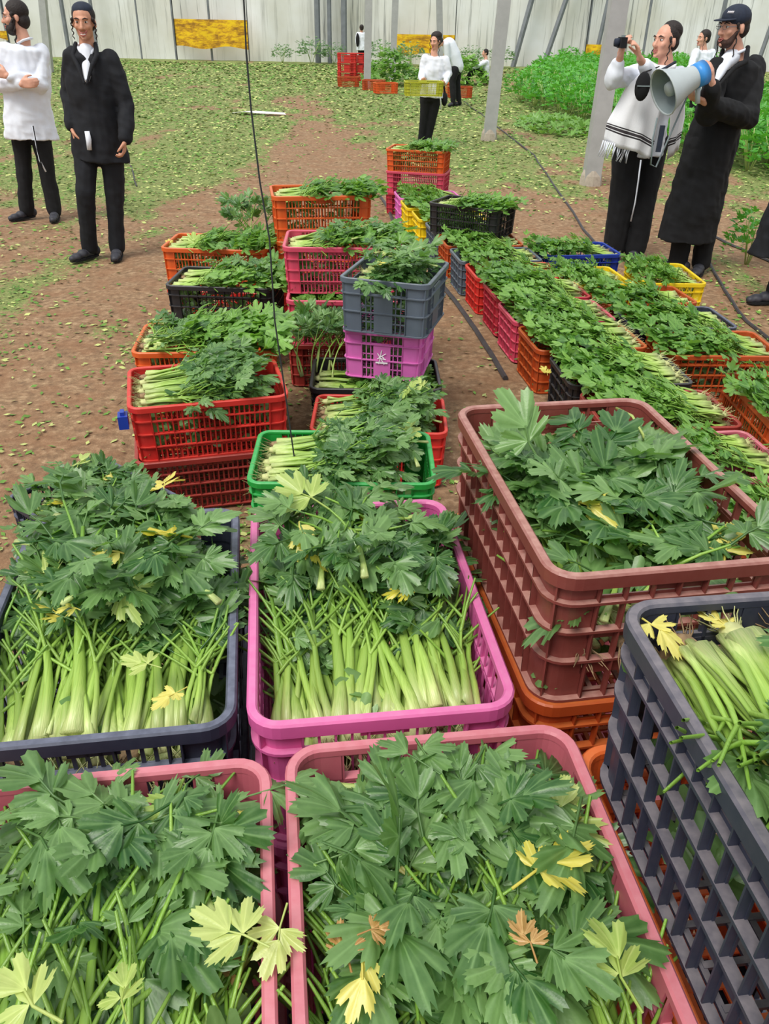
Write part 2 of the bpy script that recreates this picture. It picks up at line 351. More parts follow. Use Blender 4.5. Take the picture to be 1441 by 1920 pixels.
def limb(mb, pts, rad, n=12):
    pts = [Vector(p) for p in pts]
    if not isinstance(rad, (tuple, list)): rad = [rad]*len(pts)
    for i, p in enumerate(pts): ball(mb, p, rad[i], 12, 8)
    for i in range(len(pts)-1):
        t = (pts[i+1]-pts[i])
        if t.length < 1e-4: continue
        t.normalize(); a = t.cross(Vector((.3, .9, .2))).normalized(); b = t.cross(a)
        ring = lambda p, r: [p+a*math.cos(2*math.pi*k/n)*r+b*math.sin(2*math.pi*k/n)*r for k in range(n)]
        fs = [(k, (k+1) % n, n+(k+1) % n, n+k) for k in range(n)]+[tuple(range(n-1, -1, -1)), tuple(range(n, 2*n))]
        mb.add(ring(pts[i], rad[i])+ring(pts[i+1], rad[i+1]), fs)
def loft(mb, secs, side=Vector((1, 0, 0)), n=22, sq=1.0):
    """closed stack of ellipses: (centre, half width along side, half depth)"""
    side = side.normalized(); fwd = Vector((-side.y, side.x, 0)); vs_ = []
    for c, rx, ry in secs:
        for k in range(n):
            a = 2*math.pi*k/n; ca, sa = math.cos(a), math.sin(a)
            ca = math.copysign(abs(ca)**sq, ca); sa = math.copysign(abs(sa)**sq, sa)
            vs_.append(Vector(c)+side*ca*rx+fwd*sa*ry)
    fs = [(j*n+k, j*n+(k+1) % n, (j+1)*n+(k+1) % n, (j+1)*n+k) for j in range(len(secs)-1) for k in range(n)]
    m = len(secs)-1
    fs += [tuple(range(n-1, -1, -1)), tuple(m*n+k for k in range(n))]
    mb.add(vs_, fs)
def blob(name, mb, mat, parent, voxel=.008, smooth=4, label=None, folds=0.0):
    """all closed pieces of mb fused into one continuous smooth surface"""
    me = mb.mesh(name+'_raw'); tmp = bpy.data.objects.new('tmp', me); C.objects.link(tmp)
    r = tmp.modifiers.new('r', 'REMESH'); r.mode = 'VOXEL'; r.voxel_size = voxel; r.use_smooth_shade = True
    if smooth: s = tmp.modifiers.new('s', 'SMOOTH'); s.factor = .5; s.iterations = smooth
    dg = bpy.context.evaluated_depsgraph_get(); out = bpy.data.meshes.new_from_object(tmp.evaluated_get(dg)); out.name = name
    bpy.data.objects.remove(tmp); bpy.data.meshes.remove(me)
    out.materials.clear(); out.materials.append(mat)
    if folds:
        nn = mathutils.noise.noise
        cs = [v_.co.copy() for v_ in out.vertices]; ns = [v_.normal.copy() for v_ in out.vertices]; flat = []
        for q, nv in zip(cs, ns):
            f = nn(Vector((q.x*9, q.y*9, q.z*5)))+.6*nn(Vector((q.x*22, q.y*22, q.z*13+q.x*8)))-.5*abs(nn(Vector((q.x*7+4, q.y*7, q.z*16+q.x*6))))
            flat.extend(q+nv*(f*folds))
        out.vertices.foreach_set('co', flat); out.update()
    o = obj(name, out, parent)
    if parent: o.matrix_parent_inverse = parent.matrix_world.inverted()
    if label: o['label'] = label
    return o
def wobj(name, mb, mat, parent, smooth=True, label=None):
    o = mb.build(name, mat, parent, smooth); o.matrix_parent_inverse = parent.matrix_world.inverted()
    if label: o['label'] = label
    return o
def hand(mb, wr, d, palm, thumb_side, curl=.5, s=1.0):
    """palm, four fingers of different length and a thumb; d = wrist to knuckles, palm = way the palm faces"""
    d = d.normalized(); sd = d.cross(palm).normalized(); palm = sd.cross(d).normalized()
    if sd.dot(thumb_side) < 0: sd = -sd
    k0 = []
    for i, (o_, L) in enumerate(((.030, .070), (.010, .078), (-.010, .072), (-.028, .056))):
        b = wr+d*(.012*s)+sd*o_*.6*s; kn = wr+d*(.085-.004*abs(i-1))*s+sd*o_*s; limb(mb, [b, kn], [.014*s, .0115*s])
        p = kn; dd = d.copy(); a = 0; pts = [p]
        for f, L_ in enumerate((.45, .32, .25)):
            a += curl*(1.0 if f else .7); dd = d*math.cos(a)+palm*math.sin(a); p = p+dd*L*L_*s; pts.append(p)
        limb(mb, pts, [.0105*s, .0095*s, .0088*s, .0075*s], 8)
    b = wr+d*.022*s+sd*.026*s; p1 = b+(d*.6+sd*.7+palm*.35).normalized()*.036*s; p2 = p1+(d*.85+sd*.25+palm*.5).normalized()*.03*s; p3 = p2+(d*.8-sd*.1+palm*.6).normalized()*.024*s
    limb(mb, [b, p1, p2, p3], [.016*s, .0125*s, .0105*s, .0085*s], 8)
def frame(face, tilt=0.0, roll=0.0):
    """head turned to look along `face` (horizontal vector), 3x3 with local -Y forward"""
    f = Vector((face[0], face[1], 0)).normalized(); y = -f; x = y.cross(Vector((0, 0, 1))).normalized()
    return Matrix(((x.x, y.x, 0), (x.y, y.y, 0), (0, 0, 1))) @ Matrix.Rotation(tilt, 3, 'X') @ Matrix.Rotation(roll, 3, 'Y')
def head_prims(mb, c, R, s=1.0):
    T = lambda *p: c+R @ (Vector(p)*s)
    E = lambda p, r: ball(mb, T(*p), tuple(q*s for q in r), 18, 12, R)
    E((0, .014, .03), (.074, .092, .084)); E((0, -.022, -.018), (.060, .066, .082)); E((0, -.040, -.072), (.042, .040, .036)); E((0, -.010, -.062), (.056, .06, .04))
    E((0, -.074, .024), (.048, .018, .012)); E((.036, -.060, -.022), (.022, .022, .022)); E((-.036, -.060, -.022), (.022, .022, .022)); E((0, -.078, -.094), (.018, .014, .014))
    limb(mb, [T(0, -.084, .010), T(0, -.100, -.018), T(0, -.104, -.030)], [.009*s, .011*s, .014*s]); E((.012, -.092, -.034), (.008, .009, .007)); E((-.012, -.092, -.034), (.008, .009, .007))
    for sx in (-1, 1): E((sx*.075, .008, -.008), (.010, .018, .030))
def face_parts(c, R, parent, s=1.0, smile=False, glasses=False, brow='hair'):
    T = lambda *p: c+R @ (Vector(p)*s)
    mb = MB()
    for sx in (-1, 1): ball(mb, T(sx*.029, -.0755, .006), (.013*s, .008*s, .0062*s), 10, 7, R)
    wobj('eye_white', mb, M['eyewhite'], parent); mb = MB()
    for sx in (-1, 1): ball(mb, T(sx*.029, -.0815, .006), (.006*s, .004*s, .006*s), 8, 6, R)
    wobj('pupil', mb, M['eye'], parent)
    mb = MB()
    for sx in (-1, 1): mb.tube([T(sx*.012, -.090, .024), T(sx*.030, -.092, .031), T(sx*.050, -.078, .024)], [.003*s, .0045*s, .002*s], 6)
    wobj('eyebrow', mb, M[brow], parent)
    w = .031 if smile else .020; u = .014 if smile else 0
    mb = MB(); mb.tube([T(-w, -.082, -.058+u), T(-w/2, -.092, -.061+u*.2), T(0, -.095, -.062), T(w/2, -.092, -.061+u*.2), T(w, -.082, -.058+u)], [.002*s, .0045*s, .005*s, .0045*s, .002*s], 6)
    mb.tube([T(-w*.9, -.082, -.060+u*.6), T(-w/2, -.092, -.073), T(0, -.094, -.076), T(w/2, -.092, -.073), T(w*.9, -.082, -.060+u*.6)], [.002*s, .004*s, .005*s, .004*s, .002*s], 6)
    wobj('lips', mb, M['lip'], parent)
    if smile:
        mb = MB(); ball(mb, T(0, -.088, -.0675), (.021*s, .0095*s, .0065*s), 12, 6, R); wobj('teeth', mb, M['teeth'], parent)
    if glasses:
        mb = MB()
        for sx in (-1, 1):
            mb.tube([T(sx*(.030+.021*math.cos(a)), -.098, .006+.015*math.sin(a)) for a in [2*math.pi*k/14 for k in range(15)]], .0013*s, 4, cap=False)
            mb.tube([T(sx*.051, -.097, .008), T(sx*.078, -.02, .008)], .0013*s, 4)
        mb.tube([T(-.009, -.098, .010), T(.009, -.098, .010)], .0013*s, 4); wobj('glasses', mb, M['dark_post'], parent)
def hair_prims(c, R, s=1.0, low=0.0):
    mb = MB(); T = lambda *p: c+R @ (Vector(p)*s); E = lambda p, r: ball(mb, T(*p), tuple(q*s for q in r), 18, 12, R)
    E((0, .026, .044), (.082, .090, .080)); E((0, .050, -.004-low), (.076, .060, .066))
    for sx in (-1, 1): limb(mb, [T(sx*.074, -.030, .020), T(sx*.075, -.026, -.005)], [.012*s, .007*s])
    return mb
def sidelock(parent, c, R, s=1.0, L=.16, both=(-1, 1), curl=.006):
    T = lambda *p: c+R @ (Vector(p)*s)
    for sx in both:
        mb = MB(); n = 12
        mb.tube([T(sx*(.078+curl*math.sin(k*1.5)), -.026+curl*math.cos(k*1.5)-.010*k/n, .0-L*k/n) for k in range(n+1)], [.0055*s*(1-.4*k/n) for k in range(n+1)], 6)
        wobj('sidelock', mb, M['hair'], parent)
def shoe(parent, an, toe, s=1.0, up=0.0):
    d = Vector((toe.x-an.x, toe.y-an.y, 0)).normalized(); g = up
    heel = Vector((an.x, an.y, g))-d*.06*s; tip = Vector((an.x, an.y, g))+d*.19*s; mb = MB()
    for k, (f, r, z) in enumerate(((0, .036, .045), (.25, .038, .048), (.55, .042, .040), (.8, .040, .032), (.97, .028, .026))):
        p = heel+(tip-heel)*f; ball(mb, p+Vector((0, 0, z*s)), (r*s*1.05, r*s*1.05, z*s*.95), 14, 8)
        if k: limb(mb, [q, p+Vector((0, 0, z*s*.9))], [r*s*.9*.8, r*s*.8])
        q = p+Vector((0, 0, z*s*.9))
    limb(mb, [Vector((an.x, an.y, g+.05)), Vector((an.x, an.y, g+.10*s))], [.045*s, .043*s])
    o = blob('shoe', mb, M['shoe'], parent, .009, 3)
    mb = MB(); sd = Vector((-d.y, d.x, 0)); pts = []
    for f, w_ in ((-.02, .022), (.1, .034), (.4, .038), (.7, .044), (.92, .036), (1.03, .014)):
        p = heel+(tip-heel)*f; pts.append((p, w_*s))
    ring = [p+sd*w_ for p, w_ in pts]+[p-sd*w_ for p, w_ in reversed(pts)]; n = len(ring)
    mb.add([p+Vector((0, 0, .001)) for p in ring]+[p+Vector((0, 0, .016)) for p in ring], [tuple(range(n-1, -1, -1)), tuple(range(n, 2*n))]+[(k, (k+1) % n, n+(k+1) % n, n+k) for k in range(n)])
    wobj('sole', mb, M['black_cloth'], parent, False)
def person(J, label, face, skin='skin', s=1.0, voxel=.008, hands=None, tilt=0.0, roll=0.0, body_side=None, name='person'):
    """J joints; hands = {L/R: (dir, palm, thumbside, curl)}; returns root and head frame"""
    mid = (J['anL']+J['anR'])/2 if 'anL' in J else J['hip']
    root = empty(name, (mid.x, mid.y, 0), label, 'person'); bpy.context.view_layer.update()
    R = frame(face, tilt, roll); mb = MB(); hd = J['head']; sh = (J['shL']+J['shR'])/2; hp = (J['hipL']+J['hipR'])/2
    side = body_side or (J['shR']-J['shL'])
    head_prims(mb, hd, R, s)
    limb(mb, [hd+R @ Vector((0, .015, -.06))*s, J['neck'], sh+Vector((0, 0, -.02))], [.050*s, .055*s, .065*s])
    loft(mb, [(sh+Vector((0, 0, .0)), .13*s, .07*s), (sh*.7+hp*.3, .155*s, .10*s), (sh*.35+hp*.65, .135*s, .09*s), (hp, .145*s, .10*s), (hp-Vector((0, 0, .07*s)), .12*s, .09*s)], side)
    for q in 'LR':
        limb(mb, [J['sh'+q], J['el'+q], J['wr'+q]], [.048*s, .038*s, .026*s])
        limb(mb, [J['hip'+q], J['kn'+q], J['an'+q]], [.078*s, .052*s, .036*s]); limb(mb, [J['an'+q], J['an'+q]+(J['toe'+q]-J['an'+q]).normalized()*.05*s-Vector((0, 0, .02))], [.034*s, .024*s])
        if hands and q in hands: hand(mb, J['wr'+q], *hands[q], s=s)
    blob('body', mb, M[skin], root, voxel, 3)
    return root, hd, R, side, sh, hp
def trousers(root, J, side, hp, s=1.0, mat='black_cloth', r=(.105, .078, .066), voxel=.01):
    mb = MB(); loft(mb, [(hp+Vector((0, 0, .10*s)), .145*s, .105*s), (hp, .165*s, .12*s), (hp-Vector((0, 0, .08*s)), .15*s, .11*s)], side)
    for q in 'LR':
        a = J['an'+q]; limb(mb, [J['hip'+q], J['kn'+q], a-(J['kn'+q]-a).normalized()*.012], [r[0]*s, r[1]*s, r[2]*s])
    return blob('trousers', mb, M[mat], root, voxel, 3, folds=.009)
def top(root, J, side, sh, hp, s=1.0, mat='white_cloth', name='shirt', hem=.12, sleeve=(.072, .062, .047), wid=1.0, voxel=.009, cuff=.9, hems=None, lower=None):
    mb = MB(); hz = hp-Vector((0, 0, hem*s)); W = wid*s
    secs = [(sh+Vector((0, 0, .035*s)), .10*W, .06*W), (sh+Vector((0, 0, .0)), .175*W, .095*W), (sh*.7+hp*.3, .195*W, .125*W), (sh*.35+hp*.65, .175*W, .118*W), (hp, .195*W, .145*W)]
    secs += lower if lower else [(hz, .205*W, .155*W)]
    loft(mb, secs, side)
    for q in 'LR':
        e = J['el'+q]; w_ = e+(J['wr'+q]-e)*cuff
        mid = (J['sh'+q]+e)/2+Vector((0, 0, -.004))
        limb(mb, [J['sh'+q]+Vector((0, 0, -.015)), mid, e, (e+w_)/2, w_], [sleeve[0]*s, sleeve[0]*s*.96, sleeve[1]*s, sleeve[1]*s*.97, sleeve[2]*s])
    return blob(name, mb, M[mat], root, voxel, 3, folds=.014)
def collar(root, hd, R, J, s, mat='white_cloth', open_=.5):
    n = J['neck']; mb = MB()
    for sx in (-1, 1):
        f = lambda x, y, z: n+R @ Vector((sx*x*s*.92, y*s*.92, (z-.022)*s))
        a = [f(.01, .075, .02), f(.060, .045, .02), f(.074, -.01, .01), f(.050, -.068, -.015), f(.02, -.085, -.055)]
        limb(mb, a, [.010*s, .011*s, .011*s, .011*s, .009*s], 8)
    blob('collar', mb, M[mat], root, .006, 2)
def A(px_, py, Y): return at(px_, py, Y=Y)
def cord(root, name, pts, r, mat, n=5, label=None): mb = MB(); mb.tube(pts, r, n); return wobj(name, mb, M[mat], root, True, label)
V = Vector
# --- man in the black suit, walking
Y = 6.55; J = dict(head=A(157, 42, Y-.02), neck=A(163, 82, Y), shL=A(137, 104, Y-.02), shR=A(206, 110, Y+.02), elL=A(130, 172, Y+.05), elR=A(238, 196, Y), wrL=A(136, 238, Y-.06), wrR=A(234, 262, Y-.14),
    hipL=A(162, 262, Y), hipR=A(206, 262, Y), knL=A(160, 362, Y-.10), knR=A(214, 360, Y), anL=at(168, 468, Y=Y-.05), anR=at(220, 466, Y=Y), toeL=at(150, 488, z=0), toeR=at(216, 492, z=0))
for q in 'LR': J['an'+q].z = .085
root, hd, R, side, sh, hp = person(J, 'young man in black suit walking towards the camera, smiling', (.12, -1), 'skin_tan', .98, .0065, {'R': (V((-.15, -.15, -1)), V((-1, -.2, 0)), V((0, -1, 0)), .7), 'L': (V((.2, -.1, -1)), V((1, 0, 0)), V((0, -1, 0)), .5)}, .05)
face_parts(hd, R, root, .98, smile=True); trousers(root, J, side, hp, 1.0, 'navy_cloth', (.098, .074, .062))
top(root, J, side, sh, hp, 1.0, 'navy_cloth', 'suit_jacket', .18, (.072, .064, .050), 1.0, cuff=.93, lower=[(hp-V((0, 0, .08)), .20, .145), (hp-V((-.01, 0, .145)), .205, .15)])
mb = MB(); nk = J['neck']; c0 = A(160, 150, Y-.17)
mb.add([nk+V((-.055, -.075, -.01)), nk+V((.055, -.085, -.01)), c0+V((.012, 0, 0)), c0+V((-.012, 0, 0)), nk+V((-.055, .0, -.01)), nk+V((.055, .0, -.01)), c0+V((.012, .06, 0)), c0+V((-.012, .06, 0))], [(0, 1, 2, 3), (4, 7, 6, 5), (0, 4, 5, 1), (1, 5, 6, 2), (2, 6, 7, 3), (3, 7, 4, 0)])
mb2 = MB(); limb(mb2, [nk+V((0, -.03, -.045)), nk*.5+c0*.5+V((0, .035, .0)), c0+V((0, .03, .0))], [.056, .050, .020]); blob('shirt_front', mb2, M['white_cloth'], root, .008, 2)
collar(root, hd, R, J, 1.0)
for sx in (-1, 1):
    mb = MB(); limb(mb, [nk+V((sx*.070, -.03, .0)), nk+V((sx*.085, -.085, -.07)), c0*.6+nk*.4+V((sx*.05, -.025, 0)), c0+V((sx*.01, -.005, -.02))], [.016, .018, .016, .010], 8); blob('lapel', mb, M['navy_cloth'], root, .007, 2)
blob('hair', hair_prims(hd, R, .98), M['hair'], root, .006, 2); sidelock(root, hd, R, 1, .10)
mb = MB(); ball(mb, hd+R @ V((0, .02, .075)), (.072, .082, .050), 16, 10, R); blob('skullcap', mb, M['cap'], root, .006, 2)
cord(root, 'shirt_tail', [A(163, 246, Y-.16), A(166, 262, Y-.165), A(168, 281, Y-.165)], [.018, .022, .018], 'white_cloth', 6, 'white shirt tail below the jacket')
for q in 'LR': shoe(root, J['an'+q], J['toe'+q], 1.0)
# --- bearded man with crossed arms at the left edge
Y = 7.9; J = dict(head=A(28, 32, Y), neck=A(44, 72, Y), shL=A(10, 92, Y-.08), shR=A(76, 96, Y+.08), elL=A(-6, 160, Y-.12), elR=A(76, 160, Y-.06), wrL=A(40, 158, Y-.26), wrR=A(14, 142, Y-.28),
    hipL=A(38, 232, Y), hipR=A(72, 232, Y), knL=A(44, 310, Y), knR=A(86, 312, Y), anL=A(50, 392, Y), anR=A(102, 392, Y), toeL=at(26, 414, z=0), toeR=at(102, 415, z=0))
for q in 'LR': J['an'+q].z = .085
root, hd, R, side, sh, hp = person(J, 'bearded man in white shirt with crossed arms at left edge', (-1, -.45), 'skin', 1.0, .0075, {'R': (V((-1, -.1, .3)), V((.2, 1, 0)), V((0, 0, 1)), .3), 'L': (V((1, -.1, .1)), V((0, 1, 0)), V((0, 0, 1)), .5)}, .05)
face_parts(hd, R, root, 1.0, glasses=True); trousers(root, J, side, hp, 1.0, 'black_cloth', (.098, .074, .066)); top(root, J, side, sh, hp, 1.02, 'white_cloth', 'shirt', .12, wid=1.10)
collar(root, hd, R, J, 1.0); hb = hair_prims(hd, R, 1.05, .02); blob('hair', hb, M['hair'], root, .006, 2); sidelock(root, hd, R, 1, .2, curl=.010)
mb = MB(); ball(mb, hd+R @ V((0, -.045, -.085)), (.055, .052, .050), 14, 10, R); limb(mb, [hd+R @ V((.064, -.02, -.02)), hd+R @ V((.05, -.05, -.08))], [.018, .03]); limb(mb, [hd+R @ V((-.064, -.02, -.02)), hd+R @ V((-.05, -.05, -.08))], [.018, .03]); blob('beard', mb, M['hair'], root, .006, 2)
cord(root, 'tassel', [A(61, 236, Y-.16), A(66, 262, Y-.17), A(74, 300, Y-.16), A(86, 322, Y-.15)], .007, 'white_cloth', 5, 'white knotted tassel')
cord(root, 'tassel', [A(62, 236, Y-.17), A(70, 280, Y-.18), A(80, 318, Y-.17)], .006, 'black_cloth', 5, 'dark tassel cord')
for q in 'LR': shoe(root, J['an'+q], J['toe'+q], 1.0)
# --- boy carrying a yellow-green crate
Y = 13.95; J = dict(head=A(816, 78, Y), neck=A(813, 99, Y), shL=A(797, 108, Y), shR=A(834, 110, Y), elL=A(791, 134, Y-.02), elR=A(841, 138, Y), wrL=A(790, 152, Y-.18), wrR=A(833, 157, Y-.18),
    hipL=A(798, 180, Y), hipR=A(817, 180, Y), knL=A(795, 222, Y), knR=A(809, 224, Y), anL=A(790, 264, Y), anR=A(802, 264, Y), toeL=at(786, 274, z=0), toeR=at(800, 274, z=0))
for q in 'LR': J['an'+q].z = .08
root, hd, R, side, sh, hp = person(J, 'boy in white shirt carrying a yellow-green crate', (-.7, -1), 'skin', .92, .009, {'R': (V((-.3, -1, .1)), V((0, 0, 1)), V((-1, 0, 0)), .5), 'L': (V((.2, -1, .1)), V((0, 0, 1)), V((1, 0, 0)), .5)}, .1)
face_parts(hd, R, root, .92); trousers(root, J, side, hp, .92, voxel=.012); top(root, J, side, sh, hp, .9, 'white_cloth', 'shirt', .02, voxel=.012)
blob('hair', hair_prims(hd, R, .95), M['hair'], root, .008, 2); sidelock(root, hd, R, 1, .26, curl=.010)
mb = MB(); ball(mb, hd+R @ V((.0, .035, .075)), (.085, .09, .06), 14, 9, R); blob('skullcap', mb, M['hair'], root, .008, 2)
mb = MB(); p = A(833, 186, Y+.05); ball(mb, p, (.05, .08, .10)); limb(mb, [p+V((0, 0, .05)), p+V((-.02, 0, .20))], [.02, .015]); blob('waist_bag', mb, M['black_cloth'], root, .012, 2)
cord(root, 'tassel', [A(824, 150, Y-.13), A(825, 180, Y-.14), A(826, 205, Y-.12)], .012, 'white_cloth')
for q in 'LR': shoe(root, J['an'+q], J['toe'+q], .92)
CARRY = (A(793, 165, Y-.36), .05)
# --- bending man behind him
Y = 21.0; f0 = at(848, 205, z=0); J = dict(head=A(822, 78, Y-.25), neck=A(832, 82, Y-.15), shL=A(836, 84, Y-.2), shR=A(846, 88, Y+.15), elL=A(838, 108, Y-.2), elR=A(858, 106, Y+.1), wrL=A(838, 126, Y-.2), wrR=A(850, 126, Y),
    hipL=A(852, 130, Y-.1), hipR=A(858, 130, Y+.1), knL=A(848, 154, Y-.1), knR=A(856, 154, Y+.1), anL=A(850, 182, Y-.1), anR=A(860, 182, Y+.1), toeL=A(844, 186, Y-.2), toeR=A(852, 186, Y))
for q in 'LR': J['an'+q].z = .08; J['kn'+q].z = .5
root, hd, R, side, sh, hp = person(J, 'man in white shirt bending over behind the boy', (-1, -.3), 'skin', 1.0, .013, None, .7, body_side=V((.3, 1, 0)))
trousers(root, J, side, hp, 1.0, voxel=.015)
mb = MB(); limb(mb, [sh, sh*.5+hp*.5+V((0, 0, .05)), hp+V((0, 0, .06))], [.17, .18, .17]); 
for q in 'LR': limb(mb, [J['sh'+q], J['el'+q], J['wr'+q]*.9+J['el'+q]*.1], [.085, .065, .05])
blob('shirt', mb, M['white_cloth'], root, .015, 3); blob('hair', hair_prims(hd, R, 1.0), M['hair'], root, .01, 2)
for q in 'LR': shoe(root, J['an'+q], J['toe'+q], 1.0)
# --- man standing far off by the wall
Y = 36.0; J = dict(head=A(677.5, 53, Y), neck=A(677.5, 59.5, Y), shL=A(671, 62.5, Y), shR=A(684, 62.5, Y), elL=A(668.5, 74, Y), elR=A(686.5, 74, Y), wrL=A(669, 84, Y-.05), wrR=A(686, 84, Y-.05),
    hipL=A(675, 88, Y), hipR=A(680, 88, Y), knL=A(675.5, 102, Y), knR=A(679.5, 102, Y), anL=A(676, 116, Y), anR=A(679, 116, Y), toeL=A(675, 119, Y-.3), toeR=A(679, 119, Y-.3))
for q in 'LR': J['an'+q].z = .08; J['kn'+q].z = .48
root, hd, R, side, sh, hp = person(J, 'distant person in white shirt standing before the back wall', (-.2, 1), 'skin', 1.0, .016)
trousers(root, J, side, hp, 1.0, voxel=.02); top(root, J, side, sh, hp, 1.0, voxel=.018); blob('hair', hair_prims(hd, R, 1.05), M['hair'], root, .012, 2)
mb = MB(); ball(mb, A(670, 75, Y-.15), (.07, .08, .24)); blob('shoulder_bag', mb, M['black_cloth'], root, .02, 2)
for q in 'LR': shoe(root, J['an'+q], J['toe'+q], 1.0)
# --- person sitting on the ground
p0 = at(906, 158, z=0); Y = p0.y; P = lambda dx, dz, dy=0: V((p0.x+dx, p0.y+dy, dz))
J = dict(head=P(-.02, .86), neck=P(.02, .73), shL=P(.0, .64, -.18), shR=P(.03, .64, .18), elL=P(-.25, .50, -.2), elR=P(-.25, .50, .2), wrL=P(-.45, .42, -.1), wrR=P(-.45, .42, .1), hipL=P(.08, .13, -.1), hipR=P(.08, .13, .1),
    knL=P(-.32, .45, -.12), knR=P(-.32, .45, .12), anL=P(-.55, .08, -.12), anR=P(-.55, .08, .12), toeL=P(-.75, .0, -.12), toeR=P(-.75, .0, .12))
root, hd, R, side, sh, hp = person(J, 'distant person in white shirt sitting on the ground', (-1, -.2), 'skin', .98, .014, None, .1, body_side=V((0, 1, 0)))
mb = MB(); 
for q in 'LR': limb(mb, [J['hip'+q], J['kn'+q], J['an'+q]+V((0, 0, .03))], [.11, .085, .06])
blob('trousers', mb, M['navy_cloth'], root, .016, 3); top(root, J, V((0, 1, 0)), sh, hp, 1.0, hem=.02, voxel=.016); blob('hair', hair_prims(hd, R, 1.0), M['hair'], root, .012, 2)
for q in 'LR': shoe(root, J['an'+q], J['toe'+q], 1.0)
# --- man with camera and striped shawl
Y = 6.9; J = dict(head=A(1247, 78, Y), neck=A(1248, 122, Y), shL=A(1198, 136, Y-.10), shR=A(1272, 140, Y+.12), elL=A(1150, 150, Y-.30), elR=A(1228, 156, Y-.22), wrL=A(1162, 108, Y-.36), wrR=A(1199, 110, Y-.36),
    hipL=A(1180, 268, Y-.05), hipR=A(1222, 268, Y+.05), knL=A(1166, 372, Y-.05), knR=A(1205, 380, Y), anL=A(1150, 462, Y-.05), anR=A(1190, 470, Y-.05), toeL=at(1140, 470, z=0), toeR=at(1178, 498, z=0))
J['anL'].z = .085; J['anR'].z = .085
root, hd, R, side, sh, hp = person(J, 'man in white striped shawl raising a small camera', (-1, -.6), 'skin', 1.02, .0065, {'L': (V((.05, -.1, 1)), V((1, .2, .2)), V((0, 1, 0)), .55), 'R': (V((-.45, -.1, 1)), V((-1, 0, .2)), V((0, 1, 0)), .6)}, -.06, body_side=V((1, .35, 0)))
face_parts(hd, R, root, 1.02); trousers(root, J, side, hp, 1.08, 'black_cloth', (.12, .095, .082)); top(root, J, side, sh, hp, 1.05, 'white_cloth', 'shirt', .08, cuff=.72, sleeve=(.072, .062, .045))
blob('hair', hair_prims(hd, R, .985), M['hair'], root, .006, 2); sidelock(root, hd, R, 1, .15)
mb = MB(); ball(mb, hd+R @ V((0, .05, .075)), (.080, .075, .062), 16, 10, R @ Matrix.Rotation(-.5, 3, 'X')); blob('skullcap', mb, M['hair'], root, .006, 2, 'tall black skullcap at the back of the head')
def striped():
    t = NT('shawl_wool'); tc = t.node('ShaderNodeTexCoord'); sp = t.node('ShaderNodeSeparateXYZ'); t.link(tc.outputs['UV'], sp.inputs[0])
    r = t.ramp(sp.outputs[1], [(0, srgb(232, 232, 236)), (1, srgb(232, 232, 236))]); r.color_ramp.interpolation = 'CONSTANT'
    for p_, c in ((.115, srgb(44, 40, 44)), (.13, srgb(232, 232, 236)), (.137, srgb(60, 54, 58)), (.165, srgb(232, 232, 236)), (.172, srgb(44, 40, 44)), (.187, srgb(232, 232, 236))):
        e = r.color_ramp.elements.new(p_); e.color = c
    t.link(r.outputs[0], t.p.inputs['Base Color']); t.p.inputs['Roughness'].default_value = .9; t.bump(t.noise(160, 2).outputs[0], .4, .003); return t.m
M['shawl'] = striped()
def drape(root, rows, mat, thick=.008, name='shawl'):
    """cloth sheet through rows of points, v runs from hem (0) to neck (1)"""
    m = len(rows[0]); vs_ = []; uv = []; nr = len(rows); K = 5; rr = []
    for j in range(nr-1):
        for q in range(K):
            f = q/K; rr.append(([rows[j][i].lerp(rows[j+1][i], f) for i in range(m)], (j+f)/(nr-1)))
    rr.append((rows[-1], 1.0)); cols = []
    for row, v in rr:
        r2 = []
        for i in range(m-1):
            for q in range(K): r2.append(row[i].lerp(row[i+1], q/K))
        r2.append(row[-1]); cols.append((r2, v))
    mm = len(cols[0][0])
    for (row, v) in cols:
        for i, p_ in enumerate(row): vs_.append(p_+V((0, .012*math.sin(i*1.1+v*3)*(1-v), 0))); uv.append((i/(mm-1), v))
    fs = [(j*mm+i, j*mm+i+1, (j+1)*mm+i+1, (j+1)*mm+i) for j in range(len(cols)-1) for i in range(mm-1)]
    mb = MB(); mb.add(vs_, fs); me = mb.mesh(name, mat, True); ul = me.uv_layers.new(name='UVMap')
    for lp in me.loops: ul.data[lp.index].uv = uv[lp.vertex_index]
    o = obj(name, me, root); o.matrix_parent_inverse = root.matrix_world.inverted(); md = o.modifiers.new('thick', 'SOLIDIFY'); md.thickness = thick; md.offset = 0; return o
rows = [[A(1131, 262, Y-.30), A(1160, 278, Y-.33), A(1190, 284, Y-.33), A(1216, 298, Y-.28)], [A(1138, 228, Y-.30), A(1172, 238, Y-.34), A(1202, 248, Y-.33), A(1226, 262, Y-.26)],
    [A(1160, 190, Y-.26), A(1184, 198, Y-.33), A(1210, 206, Y-.31), A(1236, 215, Y-.24)], [A(1180, 150, Y-.24), A(1200, 160, Y-.29), A(1222, 168, Y-.27), A(1248, 172, Y-.2)],
    [A(1205, 126, Y-.16), A(1220, 134, Y-.22), A(1238, 138, Y-.20), A(1262, 138, Y-.13)], [A(1222, 116, Y-.02), A(1232, 122, Y-.10), A(1250, 124, Y-.10), A(1268, 120, Y-.03)]]
drape(root, rows, M['shawl'])
rows = [[A(1250, 300, Y+.22), A(1262, 290, Y+.16), A(1270, 280, Y+.06)], [A(1256, 230, Y+.25), A(1274, 228, Y+.18), A(1282, 220, Y+.04)], [A(1258, 170, Y+.24), A(1282, 168, Y+.20), A(1284, 165, Y+.02)], [A(1250, 125, Y+.12), A(1272, 128, Y+.14), A(1274, 132, Y+.0)]]
drape(root, rows, M['shawl'], name='shawl_back')
